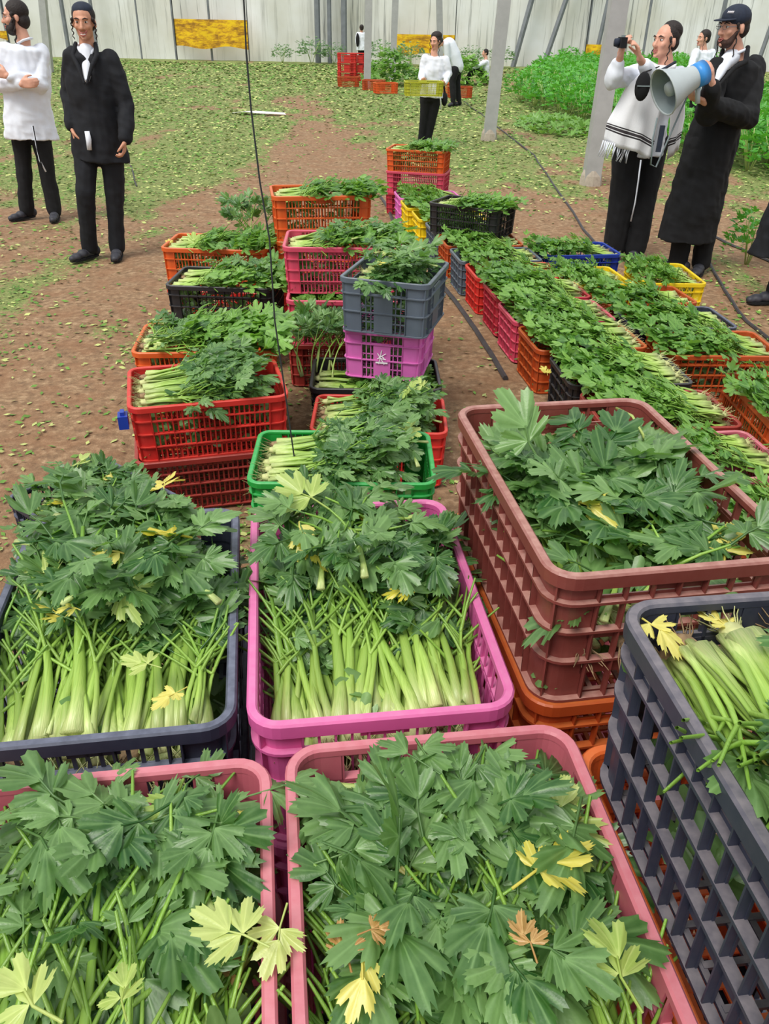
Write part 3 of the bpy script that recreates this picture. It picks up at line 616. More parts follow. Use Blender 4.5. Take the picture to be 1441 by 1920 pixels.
mb = MB()
for k in range(15):
    f = k/14; a = rows0 = A(1131+f*50, 263+f*14, Y-.30-.03*math.sin(f*3)); mb.tube([a, a+V((U(-.015, .005), 0, -.05)), a+V((U(-.03, .0), 0, -.11))], [.0055, .005, .003], 4)
wobj('fringe', mb, M['white_cloth'], root)
cord(root, 'tassel', [A(1201, 300, Y-.28), A(1196, 340, Y-.26), A(1190, 380, Y-.24), A(1182, 415, Y-.22)], .006, 'white_cloth', 5, 'long white knotted tassel')
cord(root, 'collar_stripe', [A(1232, 134, Y-.16), A(1246, 128, Y-.17), A(1266, 116, Y-.10)], .010, 'cap', 6, 'dark stripe along the shawl neck')
for q in 'LR': shoe(root, J['an'+q], J['toe'+q], 1.05)
cm = (J['wrL']+J['wrR'])/2; cp = A(1168, 80, Y-.42)
e = empty('compact_camera', cp, 'small black camera held up by the man in the shawl', 'camera'); mb = MB(); mb.box(-.028, .014, -.055, .055, -.033, .033); mb.build('body', M['black_cloth'], e)
mb = MB(); mb.tube([(-.028, 0, 0), (-.045, 0, 0), (-.062, 0, 0)], [.028, .027, .024], 16); mb.build('lens', M['cap'], e, True); mb = MB(); mb.box(-.015, .005, -.02, .02, .033, .045); mb.build('flash', M['horn_dark'], e)
p = A(1204, 162, Y-.42); e = empty('camera_pouch', p, 'black pouch hanging at the chest of the man in the shawl', 'pouch'); mb = MB(); ball(mb, (0, 0, 0), (.055, .035, .095), 14, 10); mb.build('bag', M['black_cloth'], e, True); mb = MB(); mb.box(-.045, .045, -.036, -.026, .0, .008); mb.build('zip', M['horn_dark'], e); mb = MB(); mb.tube([(0, 0, .09), (.05, .06, .10), (.14, .16, .12)], .005, 5); mb.build('strap', M['black_cloth'], e)
# --- tall man in a long black coat with the megaphone
Y = 6.45; J = dict(head=A(1374, 52, Y-.02), neck=A(1377, 92, Y), shL=A(1345, 128, Y-.10), shR=A(1412, 122, Y+.10), elL=A(1326, 214, Y-.26), elR=A(1402, 222, Y-.12), wrL=A(1335, 158, Y-.46), wrR=A(1320, 190, Y-.40),
    hipL=A(1310, 270, Y-.04), hipR=A(1352, 270, Y+.04), knL=A(1290, 392, Y), knR=A(1330, 395, Y+.04), anL=A(1270, 492, Y), anR=A(1312, 500, Y), toeL=at(1252, 506, z=0), toeR=at(1296, 530, z=0))
for q in 'LR': J['an'+q].z = .085
root, hd, R, side, sh, hp = person(J, 'tall bearded man in long black coat holding a megaphone', (-1, -.42), 'skin', 1.04, .0065, {'L': (V((-.25, 0, 1)), V((-1, .4, 0)), V((0, 1, 0)), .5), 'R': (V((-1, -.1, .25)), V((0, .3, 1)), V((0, 1, 0)), .7)}, .03, body_side=V((1, .25, 0)))
face_parts(hd, R, root, 1.04, glasses=True); trousers(root, J, side, hp, 1.04, 'black_cloth', (.10, .08, .072))
hm = A(1285, 448, Y); d1 = hp.lerp(hm, .33); d2 = hp.lerp(hm, .68)
top(root, J, side, sh, hp, 1.08, 'black_cloth', 'long_coat', .2, (.078, .072, .056), 1.0, cuff=.86, lower=[(d1, .205, .16), (d2, .215, .185), (hm, .225, .20)])
nk = J['neck']; c0 = A(1343, 150, Y-.26); mb = MB(); limb(mb, [nk+V((-.02, -.03, -.05)), nk*.5+c0*.5+V((.0, .03, 0)), c0+V((.01, .03, 0))], [.058, .05, .022]); blob('shirt_front', mb, M['white_cloth'], root, .008, 2); collar(root, hd, R, J, 1.05)
mb = MB(); limb(mb, [nk+V((.075, -.03, .01)), nk+V((.05, -.12, -.07)), c0*.6+nk*.4+V((.06, -.03, 0)), c0+V((.02, -.01, -.03))], [.018, .02, .017, .011], 8); limb(mb, [nk+V((-.075, .02, -.01)), nk+V((-.105, -.06, -.08)), c0*.6+nk*.4+V((-.065, -.0, 0)), c0+V((-.012, -.005, -.03))], [.016, .018, .015, .010], 8); blob('lapel', mb, M['black_cloth'], root, .007, 2)
blob('hair', hair_prims(hd, R, 1.03), M['hair'], root, .006, 2); sidelock(root, hd, R, 1.04, .2)
mb = MB(); ball(mb, hd+R @ V((0, -.045, -.088)), (.050, .048, .036), 14, 10, R); limb(mb, [hd+R @ V((.062, -.02, -.03)), hd+R @ V((.045, -.05, -.085))], [.014, .024]); limb(mb, [hd+R @ V((-.062, -.02, -.03)), hd+R @ V((-.045, -.05, -.085))], [.014, .024]); blob('beard', mb, M['beard'], root, .006, 2)
mb = MB(); ball(mb, hd+R @ V((0, .012, .062)), (.090, .104, .078), 18, 12, R); blob('cap_crown', mb, M['cap'], root, .006, 2)
mb = MB(); n_ = 12; vs_ = []
for zt in (0, .006):
    for k in range(n_+1):
        a = math.pi*k/n_; vs_.append(hd+R @ V((.078*math.cos(a), -.055-.0*abs(math.cos(a)), .050+zt)))
    for k in range(n_+1):
        a = math.pi*k/n_; vs_.append(hd+R @ V((.078*math.cos(a), -.062-.095*math.sin(a), .046-.006*math.sin(a)+zt)))
m_ = 2*(n_+1); fs = []
for k in range(n_): fs += [(k, k+1, n_+2+k, n_+1+k), (m_+k, m_+n_+1+k, m_+n_+2+k, m_+k+1), (n_+1+k, n_+2+k, m_+n_+2+k, m_+n_+1+k)]
mb.add(vs_, fs); wobj('cap_visor', mb, M['cap'], root)
mb = MB(); q = hd+R @ V((.045, -.072, .098))
for k in range(6): mb.tube([hd+R @ V((.012+.010*k, -.085-.0*k, .085)), hd+R @ V((.016+.010*k, -.080, .098))], .0025, 4)
wobj('cap_print', mb, M['white_mark'], root)
for q in 'LR': shoe(root, J['an'+q], J['toe'+q], 1.05)
bell = A(1243, 173, Y-.58); tail = A(1322, 134, Y-.50); ax = (tail-bell).normalized(); L_ = (tail-bell).length
e = empty('megaphone', bell, 'grey and blue megaphone held by the man in the long coat', 'megaphone')
def horn(name, secs, mat, n=24):
    mb = MB(); a = ax.cross(V((0, 0, 1))).normalized(); b = ax.cross(a); vs_ = []
    for t_, r_ in secs:
        for k in range(n): vs_.append(ax*t_+(a*math.cos(2*math.pi*k/n)+b*math.sin(2*math.pi*k/n))*r_)
    mb.add(vs_, [(j*n+k, j*n+(k+1) % n, (j+1)*n+(k+1) % n, (j+1)*n+k) for j in range(len(secs)-1) for k in range(n)]); return mb.build(name, mat, e, True)
horn('bell', [(.004, .138), (-.006, .144), (.0, .148), (.012, .138), (.06, .122), (.13, .092), (.20, .074), (.235, .070)], M['grey_plastic'])
horn('bell_inside', [(.004, .138), (.02, .127), (.07, .098), (.14, .066), (.16, .03), (.16, .0)], M['horn_dark'])
horn('sound_cone', [(.16, .035), (.05, .045), (.03, .040), (.028, .0)], M['grey_plastic'])
horn('housing', [(.225, .0), (.225, .074), (.30, .076), (L_-.02, .070), (L_, .058), (L_, .0)], M['blue_plastic2'])
mb = MB(); c = ax*.27; mb.tube([c+V((0, 0, -.06)), c+V((.01, 0, -.12)), c+V((.02, 0, -.17))], [.018, .017, .018], 8); mb.build('grip', M['grey_plastic'], e, True)
mb = MB(); p1 = V((-.01, 0, -.15)); mb.tube([p1, p1+V((-.02, -.05, -.12)), p1+V((.0, -.04, -.28)), p1+V((.05, 0, -.30)), ax*.2+V((0, 0, -.1))], .006, 5); mb.build('strap', M['horn_dark'], e, True)
mb = MB(); p1 = V((.02, -.05, -.26)); mb.box(p1.x-.015, p1.x+.015, p1.y-.01, p1.y+.01, p1.z-.09, p1.z+.07); mb.build('strap_buckle', M['cap'], e)
# --- person seen behind the two men
Y = 15.0; J = dict(head=A(1318, 72, Y), neck=A(1318, 90, Y), shL=A(1304, 98, Y-.1), shR=A(1334, 98, Y+.1), elL=A(1296, 124, Y-.2), elR=A(1334, 126, Y), wrL=A(1290, 138, Y-.4), wrR=A(1318, 144, Y-.3),
    hipL=A(1306, 164, Y), hipR=A(1322, 164, Y), knL=A(1300, 206, Y), knR=A(1316, 206, Y), anL=A(1296, 250, Y), anR=A(1310, 250, Y), toeL=A(1290, 256, Y-.2), toeR=A(1304, 256, Y-.2))
for q in 'LR': J['an'+q].z = .085
root, hd, R, side, sh, hp = person(J, 'dark haired person in white shirt between the camera man and the coat', (-1, -.3), 'skin', 1.0, .01)
face_parts(hd, R, root); trousers(root, J, side, hp, 1.0, voxel=.013); top(root, J, side, sh, hp, 1.0, voxel=.012); blob('hair', hair_prims(hd, R, 1.05), M['hair'], root, .008, 2); sidelock(root, hd, R, 1, .2)
for q in 'LR': shoe(root, J['an'+q], J['toe'+q], 1.0)
# --- person whose coat enters at the right edge
Y = 5.65; J = dict(head=A(1600, 45, Y), neck=A(1590, 90, Y), shL=A(1548, 118, Y), shR=A(1625, 120, Y+.1), elL=A(1530, 210, Y), elR=A(1625, 220, Y), wrL=A(1520, 290, Y-.1), wrR=A(1605, 300, Y-.1),
    hipL=A(1508, 300, Y), hipR=A(1545, 300, Y), knL=A(1490, 440, Y), knR=A(1530, 440, Y), anL=A(1452, 560, Y), anR=A(1500, 560, Y), toeL=A(1410, 572, Y-.03), toeR=A(1460, 585, Y-.1))
for q in 'LR': J['an'+q].z = .085
root, hd, R, side, sh, hp = person(J, 'person in long black coat cut off by the right edge', (-1, -.2), 'skin', 1.0, .01, {'L': (V((0, 0, -1)), V((1, 0, 0)), V((0, -1, 0)), .4), 'R': (V((0, 0, -1)), V((-1, 0, 0)), V((0, -1, 0)), .4)})
face_parts(hd, R, root); trousers(root, J, side, hp, 1.0, voxel=.012, r=(.1, .08, .07)); hm = A(1470, 478, Y); top(root, J, side, sh, hp, 1.05, 'navy_cloth', 'long_coat', .2, (.078, .07, .055), 1.0, lower=[(hp.lerp(hm, .5), .22, .17), (hm, .26, .20)], voxel=.012)
blob('hair', hair_prims(hd, R, 1.02), M['hair'], root, .008, 2)
for q in 'LR': shoe(root, J['an'+q], J['toe'+q], 1.05)
# small plastic scrap lying on the soil
p = at(468, 212, z=.02); mb = MB(); mb.add([(p.x-.35, p.y, .02), (p.x-.1, p.y-.12, .06), (p.x+.1, p.y-.03, .03), (p.x+.75, p.y-.12, .02), (p.x+.7, p.y+.02, .04), (p.x+.1, p.y+.16, .05), (p.x-.2, p.y+.1, .03)], [(0, 1, 5, 6), (1, 2, 5), (2, 3, 4, 5)])
o = mb.build('plastic_scrap', M['white_mark']); md = o.modifiers.new('t', 'SOLIDIFY'); md.thickness = .006; tag(o, 'crumpled white plastic scrap lying on the soil beyond the string', 'scrap')
# ------------------------------------------------------------------ crates
def rrect(W, D, r, n=5):
    """closed rounded rectangle, list of (point, outward normal)"""
    out = []
    for cx, cy, a0 in ((W/2-r, D/2-r, 0), (-W/2+r, D/2-r, 90), (-W/2+r, -D/2+r, 180), (W/2-r, -D/2+r, 270)):
        for k in range(n+1):
            a = RAD(a0+90*k/n); nrm = Vector((math.cos(a), math.sin(a), 0))
            out.append((Vector((cx, cy, 0))+nrm*r, nrm))
    return out
def sweep(mb, path, prof, closed=True):
    m = len(prof); vs_ = []
    for p, nrm in path:
        for o, z in prof: vs_.append(p+nrm*o+Vector((0, 0, z)))
    fs = []; N = len(path)
    for i in range(N if closed else N-1):
        j = (i+1) % N
        for k in range(m):
            k2 = (k+1) % m
            fs.append((i*m+k, j*m+k, j*m+k2, i*m+k2))
    if not closed:
        fs.append(tuple(range(m-1, -1, -1))); fs.append(tuple((N-1)*m+k for k in range(m)))
    mb.add(vs_, fs)
def rect(o0, o1, z0, z1): return [(o0, z0), (o1, z0), (o1, z1), (o0, z1)]
CC = {}
def crate_meshes(W, D, h, style):
    key = (W, D, h, style)
    if key in CC: return CC[key]
    ro = 0.012; r = 0.048; w_, d_ = W-2*ro, D-2*ro
    path = rrect(w_, d_, r-ro, 6)
    tap = lambda mb: setattr(mb, 'v', [(x*(0.965+0.035*z/h), y*(0.965+0.035*z/h), z) for x, y, z in mb.v])
    parts = []
    mb = MB(); t = 0.012
    sweep(mb, path, [(-0.004, h-t), (-0.004, h-0.003), (-0.001, h), (ro-0.003, h), (ro, h-0.003), (ro, h-0.024), (ro-0.003, h-0.026), (ro-0.003, h-t)])
    parts.append(('rim', mb, False))
    levels = {'deep': (0.86, 0.62, 0.36, 0.06), 'fine': (0.80, 0.54, 0.28, 0.05), 'panel': (0.78, 0.42, 0.05), 'open': (0.84, 0.55, 0.05)}[style]
    for f in levels:
        mb = MB(); z = (h-0.024)*f if f > 0.06 else 0.0
        sweep(mb, path, rect(-0.003, ro-0.001 if style != 'fine' else 0.008, z, z+0.005)); parts.append(('rib', mb, False))
    n = len(path)//4
    cl = 0.03 if style != 'panel' else 0.05
    for q in range(4):
        seg = path[q*n:(q+1)*n]
        a, na = seg[0]; b, nb = seg[-1]
        ta = Vector((na.y, -na.x, 0)); tb = Vector((-nb.y, nb.x, 0))
        full = [(a+ta*cl, na)]+seg+[(b+tb*cl, nb)]
        mb = MB(); sweep(mb, full, rect(-0.003, 0.0, 0, h-0.012), False)
        for p, nn in (full[0], full[-1], full[len(full)//2]):
            tt = Vector((-nn.y, nn.x, 0))*0.0014
            e = [p-tt, p+tt, p+tt+nn*(ro-0.002), p-tt+nn*(ro-0.002)]
            mb.add([x for x in e]+[x+Vector((0, 0, h-0.014)) for x in e], [(0, 3, 2, 1), (4, 5, 6, 7), (0, 1, 5, 4), (1, 2, 6, 5), (2, 3, 7, 6), (3, 0, 4, 7)])
        parts.append(('corner_post', mb, False))
    for k, (L, off) in enumerate(((w_, d_/2), (d_, w_/2), (w_, d_/2), (d_, w_/2))):
        R = Matrix.Rotation(math.pi/2*k, 4, 'Z'); mb = MB()
        half = L/2-(r-ro)-cl
        pitch, bw = {'deep': (0.038, 0.005), 'fine': (0.019, 0.006), 'panel': (0.022, 0.005), 'open': (0.024, 0.004)}[style]
        m = max(2, round(2*half/pitch)); solid = half*0.42 if style == 'panel' else 0
        for i in range(m+1):
            x = -half+2*half*i/m
            if abs(x) < solid: continue
            mb.box(x-bw/2, x+bw/2, -off, -off+0.003, 0, h-0.012, R)
            if style in ('deep', 'open') and (i % 2 == 0 or style == 'deep'):
                mb.box(x-0.0013, x+0.0013, -off-ro+0.002, -off, 0, h-0.02, R)
            if style == 'fine' and i % 4 == 0: mb.box(x-0.0015, x+0.0015, -off-0.007, -off, 0, h-0.02, R)
        for f in ((0.72, 0.5, 0.2) if style != 'deep' else (0.74, 0.49, 0.2)):
            mb.box(-half-0.005, half+0.005, -off, -off+0.0025, h*f, h*f+(0.006 if style != 'deep' else 0.02), R)
        if style in ('deep', 'fine', 'open'):
            mb.box(-half*0.3, half*0.3, -off, -off+0.0035, h*0.83, h-0.012, R)
        parts.append(('side_grille', mb, False))
        if solid:
            mb = MB(); mb.box(-solid, solid, -off-0.004, -off+0.003, 0.008, h*(0.74 if k % 2 == 0 else 0.8), R)
            parts.append(('centre_panel', mb, False))
    mb = MB(); m = round(w_/0.03)
    for i in range(m+1):
        x = -w_/2+0.01+(w_-0.02)*i/m; mb.box(x-0.004, x+0.004, -d_/2+0.008, d_/2-0.008, 0, 0.005)
    m = round(d_/0.05)
    for i in range(m+1):
        y = -d_/2+0.01+(d_-0.02)*i/m; mb.box(-w_/2+0.01, w_/2-0.01, y-0.004, y+0.004, 0.001, 0.006)
    parts.append(('floor_grille', mb, False))
    res = []
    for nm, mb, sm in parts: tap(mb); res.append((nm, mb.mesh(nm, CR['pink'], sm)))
    CC[key] = res; return res
CRATES = {}
def crate_at(key, centre, yaw, W, D, zrim, h, colour, style, label, tilt=(0, 0), group=None):
    """one crate, empty at the middle of its base"""
    o = empty('plastic_crate', (centre[0], centre[1], zrim-h), label, 'crate', group, (tilt[0], tilt[1], yaw))
    long = W >= D
    for nm, me in crate_meshes(0.6, 0.4, 0.25, style) if long else crate_meshes(0.4, 0.6, 0.25, style):
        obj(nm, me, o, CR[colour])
    o.scale = (W/(0.6 if long else 0.4), D/(0.4 if long else 0.6), h/0.25)
    o.rotation_euler = (tilt[0], tilt[1], yaw)
    CRATES[key] = dict(mat=Matrix.Translation((centre[0], centre[1], zrim-h)) @ Euler((tilt[0], tilt[1], yaw)).to_matrix().to_4x4(), W=W, D=D, h=h, label=label, o=o)
    return o
ORD = ['second', 'third', 'fourth', 'fifth']
def stack(key, corner, pos, yaw, W, D, zrim, n, colours, style, desc, tilt=(0, 0), shifts=None):
    """a stack of n crates: `pos` is the named rim corner (N/F near/far, L/R) of the top one, desc its label"""
    h = zrim/n
    sx = -1 if corner[1] == 'L' else 1; sy = -1 if corner[0] == 'N' else 1
    c, s = math.cos(yaw), math.sin(yaw); lx, ly = -sx*W/2, -sy*D/2
    cen = (pos[0]+lx*c-ly*s, pos[1]+lx*s+ly*c)
    for i in range(n):
        col = colours[min(i, len(colours)-1)]
        j = (0, 0) if i == 0 else (shifts[i-1] if shifts else (U(-.006, .006), U(-.006, .006)))
        cname = CNAME[col]
        if i == 0: lab = desc
        else: lab = f"{cname} crate, {ORD[i-1]} down, under the {desc}"
        words = lab.split()
        lab = ' '.join(words[:16])
        crate_at(key if i == 0 else f'{key}{i}', (cen[0]+j[0], cen[1]+j[1]), yaw, W, D, zrim-i*h, h-0.001, col, style if not isinstance(style, (list, tuple)) else style[min(i, len(style)-1)], lab, tilt if i == 0 else (0, 0))
CNAME = dict(pink='bright pink', mauve='mauve pink', navy='navy', blackblue='dusty blue-black', brown='brown', orange='orange', rust='rust orange', red='red', darkred='dark red',
    green='green', grey='slate grey', black='black', rose='rose red', yellow='yellow', blue='blue', crimson='crimson', orchid='orchid pink', olive='olive yellow')
stack('A', 'FR', (-.145, .745), .15, .4, .6, .81, 3, ['mauve', 'mauve', 'navy'], 'open', 'mauve pink crate at the bottom left corner')
stack('B', 'FL', (-.13, .76), .14, .4, .6, .81, 3, ['mauve', 'pink', 'black'], 'open', 'mauve pink crate at the bottom centre')
stack('C', 'NR', (-.20, .79), .155, .4, .6, .81, 3, ['navy', 'navy', 'black'], 'fine', 'navy crate at the left edge')
stack('D', 'NL', (-.186, .785), .14, .395, .6, .81, 3, ['pink', 'pink', 'mauve'], 'open', 'bright pink crate in the middle foreground')
stack('E', 'NL', (.232, .89), .17, .4, .59, 1.0, 4, ['brown', 'rust', 'mauve', 'rust'], 'deep', 'big dusty brown crate right of centre')
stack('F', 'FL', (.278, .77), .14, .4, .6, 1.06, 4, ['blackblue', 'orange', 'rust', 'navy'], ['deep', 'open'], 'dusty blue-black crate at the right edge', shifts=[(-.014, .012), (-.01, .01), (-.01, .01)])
_l, _f, _r = at(22, 932, z=.25), at(195, 855, z=.25), at(360, 940, z=.25)
_y = math.atan2(_r.y-_f.y, _r.x-_f.x)
stack('G', 'FL', (_f.x, _f.y), _y, .53, .40, .25, 1, ['navy'], 'fine', 'navy crate standing askew on the soil at left')
stack('H', 'NL', (-.435, 2.16), .03, .6, .385, .42, 2, ['green', 'mauve'], 'open', 'green crate with celery stalks lying sideways')
stack('I', 'NL', (-.93, 2.62), .27, .59, .42, .45, 2, ['red', 'darkred'], 'fine', 'bright red crate at left with a blue clip')
stack('J', 'NL', (-.31, 2.89), .0, .56, .38, .25, 1, ['red'], 'fine', 'orange-red crate behind the green crate')
stack('J2', 'NL', (-.35, 3.32), .03, .6, .4, .25, 1, ['black'], 'fine', 'black crate under the pink and grey crates')
stack('L', 'NL', (-.205, 3.46), -.2, .38, .42, .482, 1, [], 'panel', '') if 0 else None
crate_at('L', (-.205+.18*math.cos(-.2)-.21*math.sin(-.2)+.0, 3.46+.18*math.sin(-.2)+.21*math.cos(-.2)), -.2, .37, .42, .484, .228, 'orchid', 'panel', 'orchid pink crate with a white emblem, below the grey crate')
crate_at('K', (-.22+.2*math.cos(-.27)-.21*math.sin(-.27), 3.42+.2*math.sin(-.27)+.21*math.cos(-.27)), -.27, .40, .42, .722, .236, 'grey', 'panel', 'slate grey crate on top of the orchid pink crate')
stack('N3', 'NL', (-.515, 3.93), .04, .6, .4, .46, 2, ['rose', 'darkred'], 'fine', 'rose crate just left of the slate grey crate')
crate_at('NB', (-.535+.3-.01, 4.04+.2+.015), .05, .6, .4, .692, .232, 'rose', 'fine', 'rose crate in front of the tall orange one')
stack('N', 'NL', (-.695, 4.92), .17, .6, .4, .77, 3, ['orange', 'orange', 'red'], 'fine', 'bright orange crate topping the tall middle stack')
stack('O', 'NL', (-1.175, 4.15), -.05, .58, .4, .46, 2, ['black', 'orange'], 'open', 'black crate in the left column', shifts=[(-.035, .03)])
stack('O2', 'NL', (-1.35, 4.78), -.04, .62, .4, .5, 2, ['orange', 'red'], 'fine', 'orange crate behind the black one at left')
stack('O3', 'NL', (-1.07, 3.155), .1, .6, .4, .46, 2, ['orange', 'rust'], 'fine', 'orange crate behind the bright red one')
stack('P', 'NL', (-.07, 8.45), -.22, .6, .4, .6, 3, ['orange', 'rose', 'crimson'], 'fine', 'orange crate on the farthest stack of the row')
crate_at('blk', (.28+.3*math.cos(-.5)-.2*math.sin(-.5), 6.52+.3*math.sin(-.5)+.2*math.cos(-.5)), -.5, .6, .4, .468, .222, 'black', 'fine', 'black crate lying on top of the long row')
ROW = [('c1', (.08, 7.93), 'orchid', 'panel', 'orchid pink crate heading the far end of the row'), ('c2', (.14, 7.47), 'yellow', 'panel', 'yellow crate at the left of the row, farther one'),
 ('c3', (.235, 7.0), 'yellow', 'panel', 'yellow crate at the left of the row, nearer one'), ('c4', (.34, 6.53), 'grey', 'fine', 'grey crate in the row after the yellow ones'),
 ('c5', (.42, 6.08), 'rust', 'fine', 'rust orange crate in the row between two grey ones'), ('c6', (.49, 5.64), 'grey', 'fine', 'grey crate in the row before the red ones'),
 ('c7', (.57, 5.21), 'red', 'fine', 'red crate in the long row'), ('c8', (.65, 4.77), 'crimson', 'fine', 'crimson crate in the long row'),
 ('c9', (.70, 4.33), 'rose', 'fine', 'rose crate in the long row beside the orange one'), ('c10', (.76, 3.89), 'rust', 'fine', 'rust orange crate at the near end of the row'),
 ('c11', (.84, 3.44), 'black', 'fine', 'black crate at the near end of the row'), ('c12', (.90, 2.98), 'darkred', 'fine', 'dark red crate behind the big brown crate'),
 ('c13', (.95, 2.53), 'mauve', 'fine', 'mauve crate half hidden by the big brown crate'), ('c14', (1.0, 2.08), 'rust', 'fine', 'rust crate hidden low behind the big brown crate')]
for k, p, col, st, lab in ROW: stack(k, 'NL', p, .15 if k not in ('c11', 'c12') else .1, .6, .4, .24, 1, [col], st, lab)
stack('d1', 'NL', (1.13, 5.82), .16, .56, .4, .25, 1, ['blue'], 'open', 'blue crate before the man with the camera')
stack('d2', 'NL', (1.20, 5.12), .15, .38, .44, .24, 1, ['yellow'], 'fine', 'yellow crate next to the blue crate')
stack('d3', 'NL', (1.28, 4.70), .15, .6, .38, .24, 1, ['rust'], 'fine', 'rust orange crate below the yellow ones')
stack('e1', 'NL', (1.64, 5.16), .03, .41, .52, .25, 1, ['yellow'], 'open', 'yellow crate at the feet of the long coat')
stack('d4', 'NL', (1.35, 4.27), .1, .6, .4, .24, 1, ['navy'], 'fine', 'navy crate in the second column of the row')
stack('d5', 'NL', (1.40, 3.84), .03, .6, .4, .25, 1, ['rust'], 'deep', 'rust brown crate seen face on in the second column')
stack('t1', 'NL', (1.485, 2.84), .0, .4, .6, .31, 1, ['rust'], 'fine', 'tilted rust orange crate near the right edge', tilt=(0, RAD(6)))
stack('t2', 'NL', (1.66, 2.3), .1, .5, .4, .24, 1, ['red'], 'fine', 'red crate low at the right edge')
# emblem printed on the pink crate, blue clip on the red one
_c = CRATES['L']; mb = MB()
for k in range(5):
    a = math.pi/2+k*2*math.pi/5
    mb.tube([(0.022*math.cos(a), -.2935, .13+.022*math.sin(a)), (0.022*math.cos(a+2.5), -.2935, .10+.022*math.sin(a+2.5))], 0.0026, 4)
mb.box(-.03, .03, -.2945, -.29, .085, .092)
me = mb.mesh('emblem', M['white_mark']); obj('emblem', me, _c['o'])
_c = CRATES['I']; mb = MB(); mb.box(-.335, -.30, -.21, -.16, .17, .225); mb.box(-.325, -.31, -.20, -.17, .225, .24)
o = mb.build('blue_clip', CR['blue'], _c['o']); o['label'] = 'blue plastic clip'
# ------------------------------------------------------------------ celery
OUT = [(0, 1.0), (.05, .91), (.10, .97), (.17, .80), (.22, .86), (.29, .57), (.36, .54), (.43, .75), (.50, .72), (.57, .82), (.64, .71), (.72, .74), (.80, .58), (.88, .56), (1.0, .38)]
OUTS = [(0, 1.0), (.12, .93), (.20, .84), (.33, .56), (.48, .78), (.62, .78), (.78, .60), (1.0, .40)]
def leaflet(mb, base, d, n, L, seed, segs=16, rings=3, wide=1.0):
    """one toothed three-lobed leaflet growing from `base` along d with normal n"""
    r_ = random.Random(seed); d = d.normalized(); s_ = d.cross(n).normalized(); n = s_.cross(d).normalized()
    half = OUT if segs > 10 else OUTS; prof = [(-u, R) for u, R in reversed(half[1:])]+list(half)
    o0 = len(mb.v); mb.w[o0] = 1.0; vs_ = [base]; ph = r_.uniform(0, 6); curl = r_.uniform(-.75, .25); fold = r_.uniform(.05, .5); cup = r_.uniform(-.6, .3); sp = RAD(57)*wide*r_.uniform(.85, 1.1); side = r_.uniform(-.25, .25); m = len(prof)
    for j in range(1, rings+1):
        f = (j/rings)**0.85
        for i, (u, R) in enumerate(prof):
            g = f**1.6; R = L*((R*g+(.62-.16*abs(u))*(1-g))*f)*(1+r_.uniform(-.05, .05)*(j == rings)); ang = u*sp
            x, y = math.sin(ang)*R, math.cos(ang)*R; x += side*y*y/L*.5
            z = fold*abs(x)*.7-.30*abs(math.sin(u*4.7))*L*.22*f+curl*y*y/L*.6+cup*x*x/L+.04*L*math.sin(ph+u*7)*f
            vs_.append(base+s_*x+d*y+n*z)
            vn = max(0, 1-abs(u)/.05, .8*(1-abs(abs(u)-.5)/.05), .35*(1-abs(abs(u)-.22)/.04), .35*(1-abs(abs(u)-.73)/.05))
            if vn > .01: mb.w[o0+len(vs_)-1] = vn*(1-.35*f)
    fs = [(0, 1+i+1, 1+i) for i in range(m-1)]
    for j in range(rings-1):
        for i in range(m-1):
            a = 1+j*m+i; b = a+m; fs.append((a, a+1, b+1, b))
    mb.add(vs_, fs)
def leaf_mesh(seed, L, mat, segs=16, rings=3, tube=True):
    """compound leaf: thin stem, end leaflet and two side leaflets"""
    r_ = random.Random(seed); mb = MB()
    st = L*r_.uniform(.2, .4); p1 = Vector((0, st, L*.03)); p2 = Vector((r_.uniform(-.1, .1)*L, st+L*.2, L*.04))
    if tube: mb.tube([(0, 0, 0), p1, p2], [.0022, .0018, .0014], 4, cap=False)
    leaflet(mb, p2-Vector((0, .004, 0)), Vector((r_.uniform(-.2, .2), 1, r_.uniform(-.3, .2))), Vector((0, 0, 1)), L*.58, seed*7+1, segs, rings)
    for sgn in (-1, 1):
        if r_.random() < .12: continue
        a = RAD(r_.uniform(42, 72))*sgn
        leaflet(mb, p1+Vector((0, r_.uniform(-.01, .01)*L*5, 0)), Vector((math.sin(a), math.cos(a), r_.uniform(-.4, .3))), Vector((-.3*sgn, 0, 1)), L*r_.uniform(.38, .52), seed*7+3+sgn, segs, rings, .9)
    return mb.mesh('leaf', mat, True)
LEAF = [leaf_mesh(100+i, U(.095, .13), M['leaf']) for i in range(14)]
LEAFY = [leaf_mesh(200+i, U(.085, .11), M['yellow_leaf']) for i in range(3)]
LEAFP = [leaf_mesh(230+i, U(.10, .12), M['pale_leaf']) for i in range(2)]
LEAFD = [leaf_mesh(240+i, U(.08, .10), M['dry_leaf']) for i in range(2)]
